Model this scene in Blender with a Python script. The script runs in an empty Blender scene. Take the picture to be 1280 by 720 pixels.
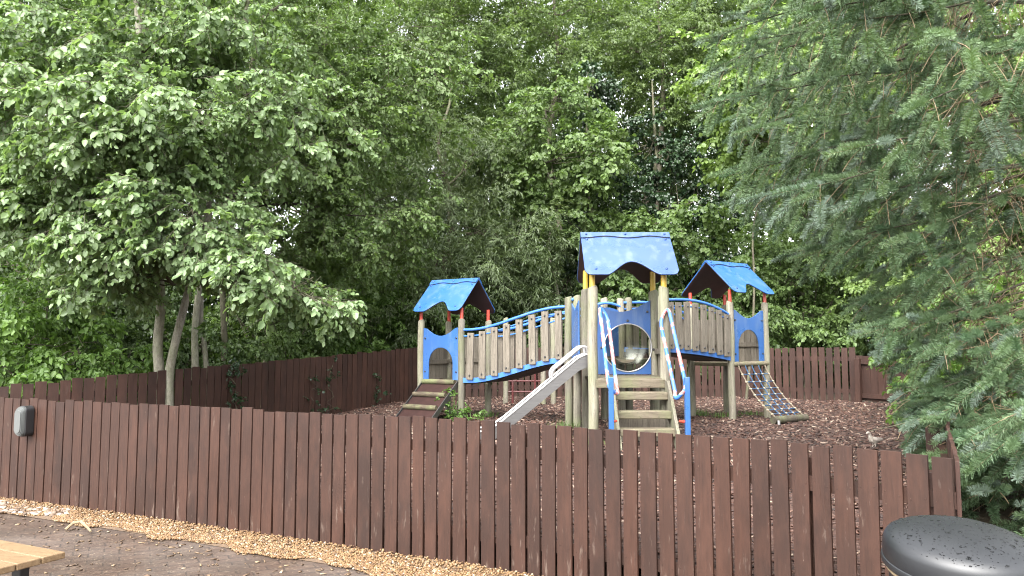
import bpy, math, random
import numpy as np
from mathutils import Vector, Matrix
random.seed(7)
RNG = np.random.default_rng(11)
R = math.radians
sc = bpy.context.scene
COL = sc.collection
F, H, PITCH = 940.0, 1.5, math.atan(74/940)
CP, SP = math.cos(PITCH), math.sin(PITCH)

# ------------------------------------------------------------------ camera calibration helpers
def ray(x, y):
    u, v = (x-640)/F, (360-y)/F
    return np.array([u, CP - v*SP, SP + v*CP])
def at(x, y, Y):
    d = ray(x, y); t = Y/d[1]
    return np.array([d[0]*t, Y, H + d[2]*t])
def onz(x, y, z):
    d = ray(x, y); t = (z-H)/d[2]
    return np.array([d[0]*t, d[1]*t, z])

# ------------------------------------------------------------------ mesh helpers
def root_loc(o):
    v = Vector((0, 0, 0))
    while o is not None:
        v += o.location; o = o.parent
    return v
def tag(o, label=None, cat=None, group=None, kind=None):
    if label: o['label'] = label
    if cat: o['category'] = cat
    if group: o['group'] = group
    if kind: o['kind'] = kind
    return o
def thing(name, loc, label, cat, group=None):
    o = bpy.data.objects.new(name, None); COL.objects.link(o)
    o.location = Vector([float(c) for c in loc]); o.empty_display_size = .1
    return tag(o, label, cat, group)
def link(name, me, mat, parent, smooth=False, bevel=0):
    if mat is not None: me.materials.append(mat)
    o = bpy.data.objects.new(name, me); COL.objects.link(o)
    if parent is not None: o.parent = parent
    if smooth: me.polygons.foreach_set('use_smooth', [True]*len(me.polygons))
    if bevel:
        b = o.modifiers.new('edge', 'BEVEL'); b.width = bevel; b.segments = 2; b.limit_method = 'ANGLE'; b.angle_limit = R(40)
    return o
def np_mesh(name, V, faces, mat, parent=None, smooth=False, tint=None):
    """V (n,3) world coordinates, faces (m,k) int array"""
    V = np.asarray(V, dtype=np.float64)
    if parent is not None: V = V - np.array(root_loc(parent))
    faces = np.asarray(faces, dtype=np.int32); m, k = faces.shape
    me = bpy.data.meshes.new(name)
    me.vertices.add(len(V)); me.vertices.foreach_set('co', V.astype(np.float32).ravel())
    me.loops.add(m*k); me.loops.foreach_set('vertex_index', faces.ravel())
    me.polygons.add(m); me.polygons.foreach_set('loop_start', np.arange(0, m*k, k, dtype=np.int32))
    me.update(calc_edges=True)
    if tint is not None: me.attributes.new('tint', 'FLOAT', 'POINT').data.foreach_set('value', np.asarray(tint, np.float32))
    return link(name, me, mat, parent, smooth)
class MB:
    def __init__(s): s.v, s.f = [], []
    def add(s, vs, fs):
        n = len(s.v); s.v += [tuple(float(c) for c in v) for v in vs]; s.f += [tuple(i+n for i in f) for f in fs]
        return s
    def box(s, c, size, ax=None):
        """ax: three axis vectors"""
        c = np.array(c, float)
        ax = np.eye(3) if ax is None else np.array(ax, float)
        hs = np.array(size, float)/2
        vs = [c + sum(ax[i]*hs[i]*sg[i] for i in range(3)) for sg in
              [(-1,-1,-1),(1,-1,-1),(1,1,-1),(-1,1,-1),(-1,-1,1),(1,-1,1),(1,1,1),(-1,1,1)]]
        return s.add(vs, [(3,2,1,0),(4,5,6,7),(0,1,5,4),(1,2,6,5),(2,3,7,6),(3,0,4,7)])
    def tube(s, pts, r, n=8, cap=True):
        P = [np.array(p, float) for p in pts]; m = len(P)
        rs = r if hasattr(r, '__len__') else [r]*m
        prev = None; rings = []
        for i in range(m):
            t = P[min(i+1, m-1)] - P[max(i-1, 0)]; t = t/(np.linalg.norm(t)+1e-12)
            if prev is None:
                a = np.array([0,0,1.]) if abs(t[2]) < .9 else np.array([1.,0,0])
                u = np.cross(t, a)
            else: u = prev - t*np.dot(prev, t)
            u /= np.linalg.norm(u)+1e-12; w = np.cross(t, u); prev = u
            rings.append([P[i] + rs[i]*(math.cos(2*math.pi*k/n)*u + math.sin(2*math.pi*k/n)*w) for k in range(n)])
        vs = [v for rg in rings for v in rg]
        fs = [(i*n+k, i*n+(k+1)%n, (i+1)*n+(k+1)%n, (i+1)*n+k) for i in range(m-1) for k in range(n)]
        if cap: fs += [tuple(range(n))[::-1], tuple((m-1)*n+k for k in range(n))]
        return s.add(vs, fs)
    def prism(s, outline, th, o, ex, ey, ez):
        """2D outline extruded from 0 to th along ez"""
        o, ex, ey, ez = (np.array(q, float) for q in (o, ex, ey, ez)); n = len(outline)
        vs = [o + p[0]*ex + p[1]*ey for p in outline] + [o + p[0]*ex + p[1]*ey + th*ez for p in outline]
        fs = [tuple(range(n))[::-1], tuple(range(n, 2*n))] + [(i, (i+1) % n, n+(i+1) % n, n+i) for i in range(n)]
        return s.add(vs, fs)
    def ball(s, c, r, seg=8, rings=5, sq=(1,1,1), ax=None):
        ax = np.eye(3) if ax is None else np.array(ax, float)
        vs, fs = [], []
        for i in range(rings+1):
            ph = math.pi*i/rings
            for k in range(seg):
                q = 2*math.pi*k/seg
                l = (r*sq[0]*math.sin(ph)*math.cos(q), r*sq[1]*math.sin(ph)*math.sin(q), r*sq[2]*math.cos(ph))
                vs.append(np.array(c, float) + l[0]*ax[0] + l[1]*ax[1] + l[2]*ax[2])
        for i in range(rings):
            for k in range(seg): fs.append((i*seg+k, (i+1)*seg+k, (i+1)*seg+(k+1) % seg, i*seg+(k+1) % seg))
        return s.add(vs, fs)
    def lathe(s, prof, c, n=24, ax=None, wob=0):
        ax = np.eye(3) if ax is None else np.array(ax, float); c = np.array(c, float)
        vs = [c + r*math.cos(2*math.pi*k/n)*ax[0] + r*math.sin(2*math.pi*k/n)*ax[1] + z*ax[2] for r, z in prof for k in range(n)]
        fs = [(i*n+k, i*n+(k+1) % n, (i+1)*n+(k+1) % n, (i+1)*n+k) for i in range(len(prof)-1) for k in range(n)]
        return s.add(vs, fs)
    def build(s, name, mat, parent=None, smooth=False, bevel=0):
        off = root_loc(parent) if parent is not None else Vector((0,0,0))
        me = bpy.data.meshes.new(name)
        me.from_pydata([(a-off.x, b-off.y, c-off.z) for a, b, c in s.v], [], s.f); me.update()
        import bmesh
        bm = bmesh.new(); bm.from_mesh(me); bmesh.ops.recalc_face_normals(bm, faces=bm.faces); bm.to_mesh(me); bm.free()
        o = link(name, me, mat, parent, smooth, bevel)
        if smooth:
            try: me.set_sharp_from_angle(angle=R(40))
            except Exception: pass
        return o

# ------------------------------------------------------------------ materials
class NT:
    def __init__(s, name):
        s.m = bpy.data.materials.new(name); s.m.use_nodes = True; s.t = s.m.node_tree; s.t.nodes.clear()
        s.out = s.n('ShaderNodeOutputMaterial')
    def n(s, typ, **kw):
        nd = s.t.nodes.new(typ)
        for k, v in kw.items(): setattr(nd, k, v)
        return nd
    def l(s, a, b): s.t.links.new(a, b)
    def coord(s, scale=(1,1,1), kind='Object'):
        tc = s.n('ShaderNodeTexCoord'); mp = s.n('ShaderNodeMapping'); mp.inputs['Scale'].default_value = scale
        s.l(tc.outputs[kind], mp.inputs['Vector']); return mp.outputs['Vector']
    def noise(s, vec, scale, detail=4, rough=.55):
        nd = s.n('ShaderNodeTexNoise'); nd.inputs['Scale'].default_value = scale; nd.inputs['Detail'].default_value = detail
        nd.inputs['Roughness'].default_value = rough; s.l(vec, nd.inputs['Vector']); return nd.outputs['Fac']
    def ramp(s, fac, stops, interp='LINEAR'):
        nd = s.n('ShaderNodeValToRGB'); cr = nd.color_ramp; cr.interpolation = interp
        while len(cr.elements) < len(stops): cr.elements.new(.5)
        for e, (p, c) in zip(cr.elements, stops): e.position = p; e.color = (*c, 1) if len(c) == 3 else c
        s.l(fac, nd.inputs['Fac']); return nd.outputs['Color']
    def mix(s, fac, a, b, mode='MIX'):
        nd = s.n('ShaderNodeMix', data_type='RGBA', blend_type=mode)
        for sock, v in ((nd.inputs[0], fac), (nd.inputs[6], a), (nd.inputs[7], b)):
            if hasattr(v, 'is_linked'): s.l(v, sock)
            elif isinstance(v, (int, float)): sock.default_value = v
            else: sock.default_value = (*v, 1)
        return nd.outputs[2]
    def math(s, op, a, b=0.0):
        nd = s.n('ShaderNodeMath', operation=op)
        for sock, v in ((nd.inputs[0], a), (nd.inputs[1], b)):
            if hasattr(v, 'is_linked'): s.l(v, sock)
            else: sock.default_value = v
        return nd.outputs[0]
    def island(s): return s.n('ShaderNodeNewGeometry').outputs['Random Per Island']
    def bump(s, h, strength, dist=.01):
        nd = s.n('ShaderNodeBump'); nd.inputs['Strength'].default_value = strength; nd.inputs['Distance'].default_value = dist
        s.l(h, nd.inputs['Height']); return nd.outputs['Normal']
    def bsdf(s, col, rough, nrm=None, spec=.5, metal=0.0):
        b = s.n('ShaderNodeBsdfPrincipled')
        for sock, v in ((b.inputs['Base Color'], col), (b.inputs['Roughness'], rough), (b.inputs['Metallic'], metal)):
            if hasattr(v, 'is_linked'): s.l(v, sock)
            elif isinstance(v, (int, float)): sock.default_value = v
            else: sock.default_value = (*v, 1)
        b.inputs['Specular IOR Level'].default_value = spec
        if nrm is not None: s.l(nrm, b.inputs['Normal'])
        return b
    def done(s, b): s.l(b.outputs[0], s.out.inputs['Surface']); return s.m

def plain(name, c, rough=.5, c2=None, sc_=6, bump=.1, spec=.5, metal=0, stretch=(1,1,1)):
    t = NT(name); v = t.coord(stretch); nz = t.noise(v, sc_, 6)
    col = t.mix(t.ramp(nz, [(.35,(0,0,0)),(.7,(1,1,1))]), c, c2 if c2 else tuple(q*.75 for q in c))
    rr = t.math('MULTIPLY_ADD', nz, .25); rr.node.inputs[2].default_value = rough-.12
    nb = t.bump(t.noise(v, sc_*6, 4), bump, .004)
    return t.done(t.bsdf(col, rr, nb, spec, metal))

def fence_mat(name, base, dark, pale=(.24,.19,.17), wear=.6):
    t = NT(name)
    vg = t.coord((14,14,1.1)); vo = t.coord((1,1,1))
    grain = t.noise(vg, 5, 6, .6); big = t.noise(vo, 2.2, 3)
    col = t.mix(t.ramp(t.island(), [(0,(0,0,0)),(.6,(.6,.6,.6)),(1,(1,1,1))]), tuple(q*1.18 for q in base), tuple(q*.92 for q in dark))
    col = t.mix(t.ramp(grain, [(.3,(0,0,0)),(.75,(.75,.75,.75))]), col, tuple(q*.5 for q in base))
    col = t.mix(t.math('MULTIPLY', t.ramp(t.noise(t.coord((2.5,2.5,.8)), 2.5, 6, .7), [(.45,(0,0,0)),(.7,(1,1,1))]), .5), col, tuple(q*1.9 for q in base))
    # scuffs and bare streaks where the paint has worn away, more of them low on the boards
    sep = t.n('ShaderNodeSeparateXYZ'); t.l(vo, sep.inputs[0])
    low = t.n('ShaderNodeMapRange'); t.l(sep.outputs['Z'], low.inputs[0])
    low.inputs[1].default_value = .05; low.inputs[2].default_value = .45; low.inputs[3].default_value = .045; low.inputs[4].default_value = 0.0
    st = t.math('ADD', t.noise(t.coord((9,9,1.6)), 3.1, 8, .68), low.outputs[0])
    col = t.mix(t.math('MULTIPLY', t.ramp(st, [(.62,(0,0,0)),(.72,(1,1,1))]), wear), col, pale)
    sp = t.noise(t.coord((3,3,1.2)), 26, 2, .5)
    col = t.mix(t.math('MULTIPLY', t.ramp(sp, [(.76,(0,0,0)),(.8,(1,1,1))]), wear*.8), col, tuple(min(.8, q*1.7) for q in pale))
    nrm = t.bump(t.math('ADD', grain, t.math('MULTIPLY', big, .5)), .35, .006)
    rr = t.ramp(big, [(.3,(.48,)*3),(.7,(.68,)*3)])
    return t.done(t.bsdf(col, rr, nrm, .28))

def wood(name, a, b, c, stretch, rough=.75, green=0.0):
    t = NT(name); v = t.coord(stretch); g = t.noise(v, 4, 8, .65)
    col = t.ramp(g, [(.25, c), (.5, a), (.75, b)])
    iv = t.math('MULTIPLY_ADD', t.island(), .5); iv.node.inputs[2].default_value = .72
    hv = t.n('ShaderNodeHueSaturation'); t.l(iv, hv.inputs['Value']); t.l(col, hv.inputs['Color']); col = hv.outputs['Color']
    crack = t.noise(tuple_scale(t, stretch, 2.5), 9, 3, .5)
    col = t.mix(t.ramp(crack, [(.32,(1,1,1)),(.37,(0,0,0))]), col, tuple(q*.25 for q in c))
    if green:
        gn = t.noise(t.coord((2,2,1)), 2.6, 5, .6)
        col = t.mix(t.math('MULTIPLY', t.ramp(gn, [(.42,(0,0,0)),(.62,(1,1,1))]), green), col, (.13,.16,.065))
    return t.done(t.bsdf(col, rough, t.bump(g, .4, .006), .3))
def tuple_scale(t, st, k): return t.coord(tuple(q*k for q in st))

def leaf_mat(name, c1, c2, trans=.35, rough=.42, spec=.5, c3=None, k=.45):
    t = NT(name); at_ = t.n('ShaderNodeAttribute', attribute_name='tint')
    fac = t.math('ADD', t.math('MULTIPLY', t.island(), 1-k), t.math('MULTIPLY', at_.outputs['Fac'], k))
    stops = [(0, c1), (.75, c2)] + ([(.97, c2), (1, c3)] if c3 else [(1, c2)])
    col = t.ramp(fac, stops)
    b = t.bsdf(col, rough, None, spec)
    tr = t.n('ShaderNodeBsdfTranslucent')
    tc = t.mix(1.0, col, (1.25, 1.35, .7), 'MULTIPLY'); t.l(tc, tr.inputs['Color'])
    ms = t.n('ShaderNodeMixShader'); ms.inputs[0].default_value = trans
    t.l(b.outputs[0], ms.inputs[1]); t.l(tr.outputs[0], ms.inputs[2])
    t.l(ms.outputs[0], t.out.inputs['Surface']); return t.m

def paint_mat(name, c, chip, chip_amt=.72, rough=.32, sc_=9):
    t = NT(name); v = t.coord((1,1,1))
    nz = t.noise(v, 1.7, 4); col = t.mix(nz, tuple(q*.82 for q in c), tuple(min(1, q*1.12) for q in c))
    ch = t.noise(v, sc_, 6, .6)
    col = t.mix(t.ramp(ch, [(chip_amt,(0,0,0)),(chip_amt+.03,(1,1,1))]), col, chip)
    dirt = t.noise(t.coord((3,3,.7)), 3.5, 5)
    col = t.mix(t.math('MULTIPLY', t.ramp(dirt, [(.5,(0,0,0)),(.75,(1,1,1))]), .22), col, (.22,.26,.25))
    rr = t.ramp(t.noise(v, 5, 4), [(.3,(rough-.06,)*3),(.7,(rough+.16,)*3)])
    return t.done(t.bsdf(col, rr, t.bump(t.noise(v, 60, 2), .06, .002), .5))

MT = {}
MT['fence'] = fence_mat('brown_fence_paint', (.0310,.0136,.0086), (.0205,.0098,.0068), (.095,.070,.056), .75)
MT['fence_back'] = fence_mat('dark_fence_paint', (.036,.0165,.0115), (.025,.0122,.0090), (.09,.068,.058), .35)
MT['post'] = wood('post_timber', (.150,.136,.106), (.222,.203,.163), (.072,.063,.048), (16,16,1), .75, .32)
MT['slat'] = wood('slat_timber', (.140,.121,.095), (.205,.180,.145), (.070,.058,.044), (16,16,1), .75, .0)
MT['beam'] = wood('beam_timber', (0.124,0.101,0.071), (0.188,0.158,0.116), (0.060,0.045,0.032), (1.2,12,14), .7, .3)
MT['log'] = wood('mossy_log_timber', (.060,.047,.031), (.105,.086,.055), (.026,.021,.015), (1.5,5,9), .8, .5)
MT['bench'] = wood('bench_timber', (.175,.114,.062), (.215,.148,.084), (.115,.072,.036), (2,14,14), .5)
MT['old'] = wood('weathered_timber', (.26,.20,.17), (.36,.29,.25), (.12,.09,.08), (12,12,1), .8)
MT['blue'] = paint_mat('blue_panel', (.022,.084,.250), (.11,.18,.32), .74, .27)
MT['blue_sheen'] = paint_mat('sky_sheen_blue_panel', (.033,.070,.185), (.08,.12,.22), .76, .27)  # greyer blue for the middle roof, its sky reflection put into the colour
MT['blue_worn'] = paint_mat('worn_blue_panel', (.018,.066,.20), (.11,.17,.28), .66, .34)
MT['blue_tube'] = paint_mat('blue_tube_paint', (.035,.13,.40), (.26,.3,.34), .7, .35)
MT['chip_rail'] = None
MT['red'] = paint_mat('red_tube_paint', (.42,.045,.025), (.26,.2,.18), .7, .4)
MT['dullred'] = paint_mat('dull_red_paint', (.075,.010,.010), (.06,.035,.03), .66, .5)
MT['yellow'] = paint_mat('yellow_tube_paint', (.46,.31,.04), (.32,.28,.2), .7, .4)
MT['bolt'] = plain('blue_bolt_cap', (.015,.05,.16), .35)
MT['dark_bolt'] = plain('dark_bolt', (.025,.025,.028), .4)
MT['under'] = plain('brown_board_underside', (.035,.018,.020), .5)
MT['rubber'] = plain('black_rubber', (.014,.014,.016), .6, bump=.3)
MT['ramp'] = plain('red_brown_board', (.026,.011,.009), .85, (.018,.008,.007), 8, .1, .2)
MT['steel'] = plain('brushed_steel', (.14,.137,.133), .42, (.105,.10,.10), 5, .1, .5, .85, (1,1,8))
MT['rim'] = plain('pale_steel_rim', (.33,.32,.315), .35, (.26,.25,.25), 6, .05, .5, .35)
MT['cream'] = plain('cream_rope_knot', (.27,.23,.165), .8)
MT['rope'] = plain('blue_rope', (.018,.052,.115), .8, (.03,.07,.13), 40)
MT['ropecream'] = plain('pale_rope', (.17,.14,.10), .85, (.12,.092,.064), 40)
MT['black'] = plain('black_plastic', (.014,.014,.015), .42)
MT['bin'] = plain('charcoal_plastic', (.011,.012,.0138), .42, (.016,.017,.0188), 3, .12)
MT['bark'] = wood('grey_bark', (.19,.175,.14), (.29,.27,.22), (.08,.072,.055), (9,9,3), .85, .35)
MT['dark_bark'] = wood('dark_bark', (.06,.05,.038), (.10,.085,.065), (.028,.022,.016), (8,8,2), .9, .3)
MT['twig'] = plain('tan_twig', (.22,.165,.095), .75, (.13,.09,.05), 9)
MT['bird'] = plain('pale_feathers', (.44,.39,.33), .8, (.30,.26,.22), 30)

def chip_rail():
    t = NT('chipped_handrail'); v = t.coord((1,1,1)); n = t.noise(v, 5.5, 2, .4)
    col = t.ramp(n, [(.42,(.035,.12,.36)), (.44,(.34,.34,.36)), (.465,(.34,.34,.36)), (.48,(.40,.12,.11)), (.56,(.42,.17,.16)), (.585,(.05,.13,.36))])
    return t.done(t.bsdf(col, .45, None, .4))
MT['chip_rail'] = chip_rail()
def glass_dome():
    t = NT('bubble_window'); g = t.n('ShaderNodeBsdfGlossy'); g.inputs['Color'].default_value = (.11,.115,.10,1); g.inputs['Roughness'].default_value = .22
    tr = t.n('ShaderNodeBsdfTransparent'); tr.inputs['Color'].default_value = (.6,.62,.55,1)
    ms = t.n('ShaderNodeMixShader'); ms.inputs[0].default_value = .45; t.l(tr.outputs[0], ms.inputs[1]); t.l(g.outputs[0], ms.inputs[2])
    t.l(ms.outputs[0], t.out.inputs['Surface']); return t.m
MT['dome'] = glass_dome()
def diffuser():
    t = NT('ribbed_lamp_diffuser'); v = t.coord((1,1,1)); b = t.bsdf((.085,.09,.088), .35, t.bump(t.noise(t.coord((40,40,4)), 3, 2), .5, .004), .5)
    return t.done(b)
MT['diffuser'] = diffuser()
def drops():
    t = NT('water_drop'); b = t.bsdf((.003,.0034,.004), .06, None, .35); return t.done(b)
MT['drops'] = drops()

# leaf palettes (base colour only)
LF = {
 'broad':  leaf_mat('pale_broad_leaf', (.112,.172,.074), (.178,.252,.112), .42, .40, .5, (.28,.30,.08)),
 'hazel':  leaf_mat('mid_green_leaf', (0.071,0.118,0.039), (0.119,0.178,0.055), .38, .46, .4),
 'willow': leaf_mat('grey_green_leaf', (0.066,0.096,0.042), (0.105,0.141,0.062), .34, .46, .4),
 'ash':    leaf_mat('yellow_green_leaf', (0.076,0.118,0.038), (0.120,0.170,0.059), .42, .46, .4),
 'ivy':    leaf_mat('dark_ivy_leaf', (0.015,0.034,0.015), (0.030,0.057,0.021), .12, .33, .5),
 'lime':   leaf_mat('bright_green_leaf', (0.117,0.186,0.050), (0.174,0.248,0.075), .42, .42, .5),
 'bush':   leaf_mat('fresh_bush_leaf', (0.067,0.127,0.028), (0.119,0.199,0.045), .38, .46, .4),
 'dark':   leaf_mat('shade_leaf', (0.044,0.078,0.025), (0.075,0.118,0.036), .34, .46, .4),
 'needle': leaf_mat('spruce_needle', (.046,.090,.046), (.135,.200,.100), .22, .42, .4, None, .72),
 'needle_blue': leaf_mat('blue_grey_needle', (.120,.175,.130), (.180,.235,.185), .2, .45, .4),
 'grass':  leaf_mat('grass_blade', (.06,.12,.03), (.13,.19,.05), .35, .5, .4),
}

# ------------------------------------------------------------------ ground
FT = [(-120,492),(0,497),(200,506),(400,516),(640,527.5),(860,543),(1000,555),(1148,568),(1186,572)]
FP = np.array([onz(x, y, 1.0)[:2] for x, y in FT])            # front fence line in plan
def resample(P, step):
    P = np.asarray(P, float); seg = np.linalg.norm(np.diff(P, axis=0), axis=1); s = np.concatenate([[0], np.cumsum(seg)])
    n = max(2, int(round(s[-1]/step))+1); q = np.linspace(0, s[-1], n)
    return np.stack([np.interp(q, s, P[:,i]) for i in range(P.shape[1])], 1)
def smooth_poly(P, it=3):
    P = np.asarray(P, float)
    for _ in range(it):
        Q = [P[0]]
        for a, b in zip(P[:-1], P[1:]): Q += [a*.75+b*.25, a*.25+b*.75]
        Q.append(P[-1]); P = np.array(Q)
    return P
FPS = resample(smooth_poly(FP), .02)
def smooth01(a, b, x): 
    t = np.clip((x-a)/(b-a), 0, 1); return t*t*(3-2*t)
def yf(X):
    X = np.asarray(X, float)
    y = np.interp(X, FPS[:,0], FPS[:,1])
    y = np.where(X < FPS[0,0], FPS[0,1] - .45*(X-FPS[0,0]), y)
    return np.where(X > FPS[-1,0], FPS[-1,1] - .8*(X-FPS[-1,0]), y)
def plateau(X): return np.clip(.04 + .109*(np.asarray(X, float)+6), 0, .53)
def bark_z(X, Y):
    s = (np.asarray(Y, float)-yf(X))*.9; P = plateau(X)
    lo = np.minimum(P*.6, .24)
    bumpy = .012*np.sin(X*5.1+Y*2.3)*np.sin(Y*4.3-X*1.7) + .008*np.sin(X*11+1)*np.sin(Y*9)
    return lo + (P-lo)*smooth01(0, 2.4, s) + bumpy
def terrain(X, Y):
    s = (np.asarray(Y, float)-yf(X))*.9
    far = np.clip((np.asarray(Y, float)-14.5)*.03, 0, .9)
    return -.03 + (plateau(X)+.0)*smooth01(.25, 2.6, s) + far*smooth01(14.5, 16, Y)

def grid(xs, ys, zf):
    X, Y = np.meshgrid(xs, ys); V = np.stack([X.ravel(), Y.ravel(), zf(X, Y).ravel()], 1)
    nx, ny = len(xs), len(ys); i = np.arange(nx-1)[None,:] + np.arange(ny-1)[:,None]*nx; i = i.ravel()
    return V, np.stack([i, i+1, i+1+nx, i+nx], 1)
def soil_mat():
    t = NT('woodland_soil'); v = t.coord((1,1,1)); a = t.noise(v, 3, 8, .65)
    col = t.ramp(a, [(.3,(.018,.014,.010)),(.5,(.040,.030,.020)),(.7,(.055,.045,.028))])
    return t.done(t.bsdf(col, .9, t.bump(t.noise(v, 22, 6), .6, .03), .3))
xs = np.concatenate([np.linspace(-300,-20,20)[:-1], np.arange(-20,20,.25), np.linspace(20,300,20)])
ys = np.concatenate([np.linspace(-150,-4,12)[:-1], np.arange(-4,26,.25), np.linspace(26,500,24)])
V, Fc = grid(xs, ys, terrain)
tag(np_mesh('ground', V, Fc, soil_mat(), smooth=True), kind='structure')

# patio (clay pavers, damp) : from behind the camera to the gravel strip
def patio_mat():
    t = NT('damp_clay_pavers'); v = t.coord((1,1,1))
    tc = t.n('ShaderNodeTexCoord'); mp = t.n('ShaderNodeMapping'); mp.inputs['Rotation'].default_value = (0,0,R(-27)); t.l(tc.outputs['Object'], mp.inputs['Vector'])
    br = t.n('ShaderNodeTexBrick'); t.l(mp.outputs['Vector'], br.inputs['Vector'])
    br.inputs['Color1'].default_value = (.050,.034,.026,1); br.inputs['Color2'].default_value = (.066,.045,.034,1); br.inputs['Mortar'].default_value = (.030,.022,.018,1)
    br.inputs['Scale'].default_value = 1; br.inputs['Brick Width'].default_value = .2; br.inputs['Row Height'].default_value = .1; br.inputs['Mortar Size'].default_value = .006
    n = t.noise(v, 2.3, 8, .65); col = t.mix(t.math('MULTIPLY', t.ramp(n, [(.42,(0,0,0)),(.66,(1,1,1))]), .65), br.outputs['Color'], (.034,.027,.022))
    n2 = t.noise(v, 31, 5, .7); col = t.mix(t.math('MULTIPLY', t.ramp(n2, [(.57,(0,0,0)),(.66,(1,1,1))]), .7), col, (.19,.145,.10))
    n4 = t.noise(t.coord((1.0,2.2,1)), 2.6, 7, .62); col = t.mix(t.math('MULTIPLY', t.ramp(n4, [(.50,(0,0,0)),(.66,(1,1,1))]), .40), col, (.105,.080,.062))
    n3 = t.noise(v, 1.1, 4); rr = t.ramp(n3, [(.4,(.30,)*3),(.62,(.68,)*3)])
    h = t.math('MULTIPLY_ADD', br.outputs['Fac'], -1.0); t.l(t.math('MULTIPLY', n2, .5), h.node.inputs[2])
    return t.done(t.bsdf(col, rr, t.bump(h, .5, .008), .5))
n = 60
fx = np.linspace(FPS[0,0]-3, 3.2, n); back = np.stack([fx, np.array(yf(fx))-.10], 1)
PV = np.concatenate([np.stack([fx, back[:,1], np.zeros(n)], 1), np.stack([fx, np.full(n, -6.0), np.zeros(n)], 1)])
PF = np.stack([np.arange(n-1)+n, np.arange(n-1)+n+1, np.arange(n-1)+1, np.arange(n-1)], 1)
tag(np_mesh('patio', PV, PF, patio_mat()), kind='structure')

# bark play surface
BACK = np.array([(-6.7,8.55)]+[(at(px,450,Y)[0], Y) for px, Y in ((0,8.8),(100,9.35),(200,10.0),(290,11.0),(400,12.6),(470,13.8),(525,14.8),(700,14.9),(900,14.8),(1070,13.5),(1135,12.9),(1200,12.2))])
def bark_mat():
    t = NT('bark_mulch'); v = t.coord((1,1,1)); vo = t.n('ShaderNodeTexVoronoi'); vo.inputs['Scale'].default_value = 28; t.l(v, vo.inputs['Vector'])
    col = t.ramp(vo.outputs['Color'], [(.0,(.020,.010,.008)),(.5,(.050,.025,.018)),(.85,(.072,.040,.030)),(1,(.12,.085,.065))])
    return t.done(t.bsdf(col, .75, t.bump(vo.outputs['Distance'], .9, .03), .4))
def bsurf(nu=120, nv=60):
    sx = np.linspace(0, 1, nu)
    a = resample(FPS, .01); sa = np.linspace(0, 1, len(a)); A = np.stack([np.interp(sx, sa, a[:,i]) for i in range(2)], 1)
    off = np.array([.40, .90])*.03; A = A+off
    B0 = resample(BACK, .02); sb = np.linspace(0, 1, len(B0)); B = np.stack([np.interp(sx, sb, B0[:,i]) for i in range(2)], 1)
    return A, B
A_, B_ = bsurf()
tt = np.linspace(0, 1, 60)[:,None,None]; G = A_[None]*(1-tt)+B_[None]*tt; X, Y = G[...,0], G[...,1]
BV = np.stack([X.ravel(), Y.ravel(), bark_z(X, Y).ravel()], 1); nu, nv = 120, 60
i = (np.arange(nu-1)[None,:]+np.arange(nv-1)[:,None]*nu).ravel()
tag(np_mesh('bark_ground', BV, np.stack([i, i+1, i+1+nu, i+nu], 1), bark_mat(), smooth=True), kind='structure')
def rand_bark(m, p=1.0):
    u = RNG.random(m); v = RNG.random(m)**p; k = (u*(nu-1)); k0 = k.astype(int); fr = (k-k0)[:,None]
    a = A_[k0]*(1-fr)+A_[np.minimum(k0+1,nu-1)]*fr; b = B_[k0]*(1-fr)+B_[np.minimum(k0+1,nu-1)]*fr
    P = a*(1-v[:,None])+b*v[:,None]; return np.column_stack([P, bark_z(P[:,0], P[:,1])])

# random rotations
def rot_zyx(yaw, pitch, roll):
    cy, sy, cp, sp_, cr, sr = np.cos(yaw), np.sin(yaw), np.cos(pitch), np.sin(pitch), np.cos(roll), np.sin(roll)
    M = np.empty((len(yaw),3,3))
    M[:,0,0]=cy*cp; M[:,0,1]=cy*sp_*sr-sy*cr; M[:,0,2]=cy*sp_*cr+sy*sr
    M[:,1,0]=sy*cp; M[:,1,1]=sy*sp_*sr+cy*cr; M[:,1,2]=sy*sp_*cr-cy*sr
    M[:,2,0]=-sp_;  M[:,2,1]=cp*sr;           M[:,2,2]=cp*cr
    return M
def bake(protoV, protoF, pos, M, scale):
    """place one prototype many times"""
    m, n = len(pos), len(protoV)
    if np.ndim(scale) == 1: S = protoV[None]*scale[:,None,None]
    else: S = protoV[None]*scale[:,None,:]
    W = np.einsum('mij,mnj->mni', M, S) + pos[:,None,:]
    Fc = protoF[None] + (np.arange(m)*n)[:,None,None]
    return W.reshape(-1,3), Fc.reshape(-1, protoF.shape[1])
def merge(parts):
    Vs, Fs, o = [], [], 0
    for v, f in parts:
        Vs.append(v); Fs.append(f+o); o += len(v)
    return np.concatenate(Vs), np.concatenate(Fs)

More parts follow.
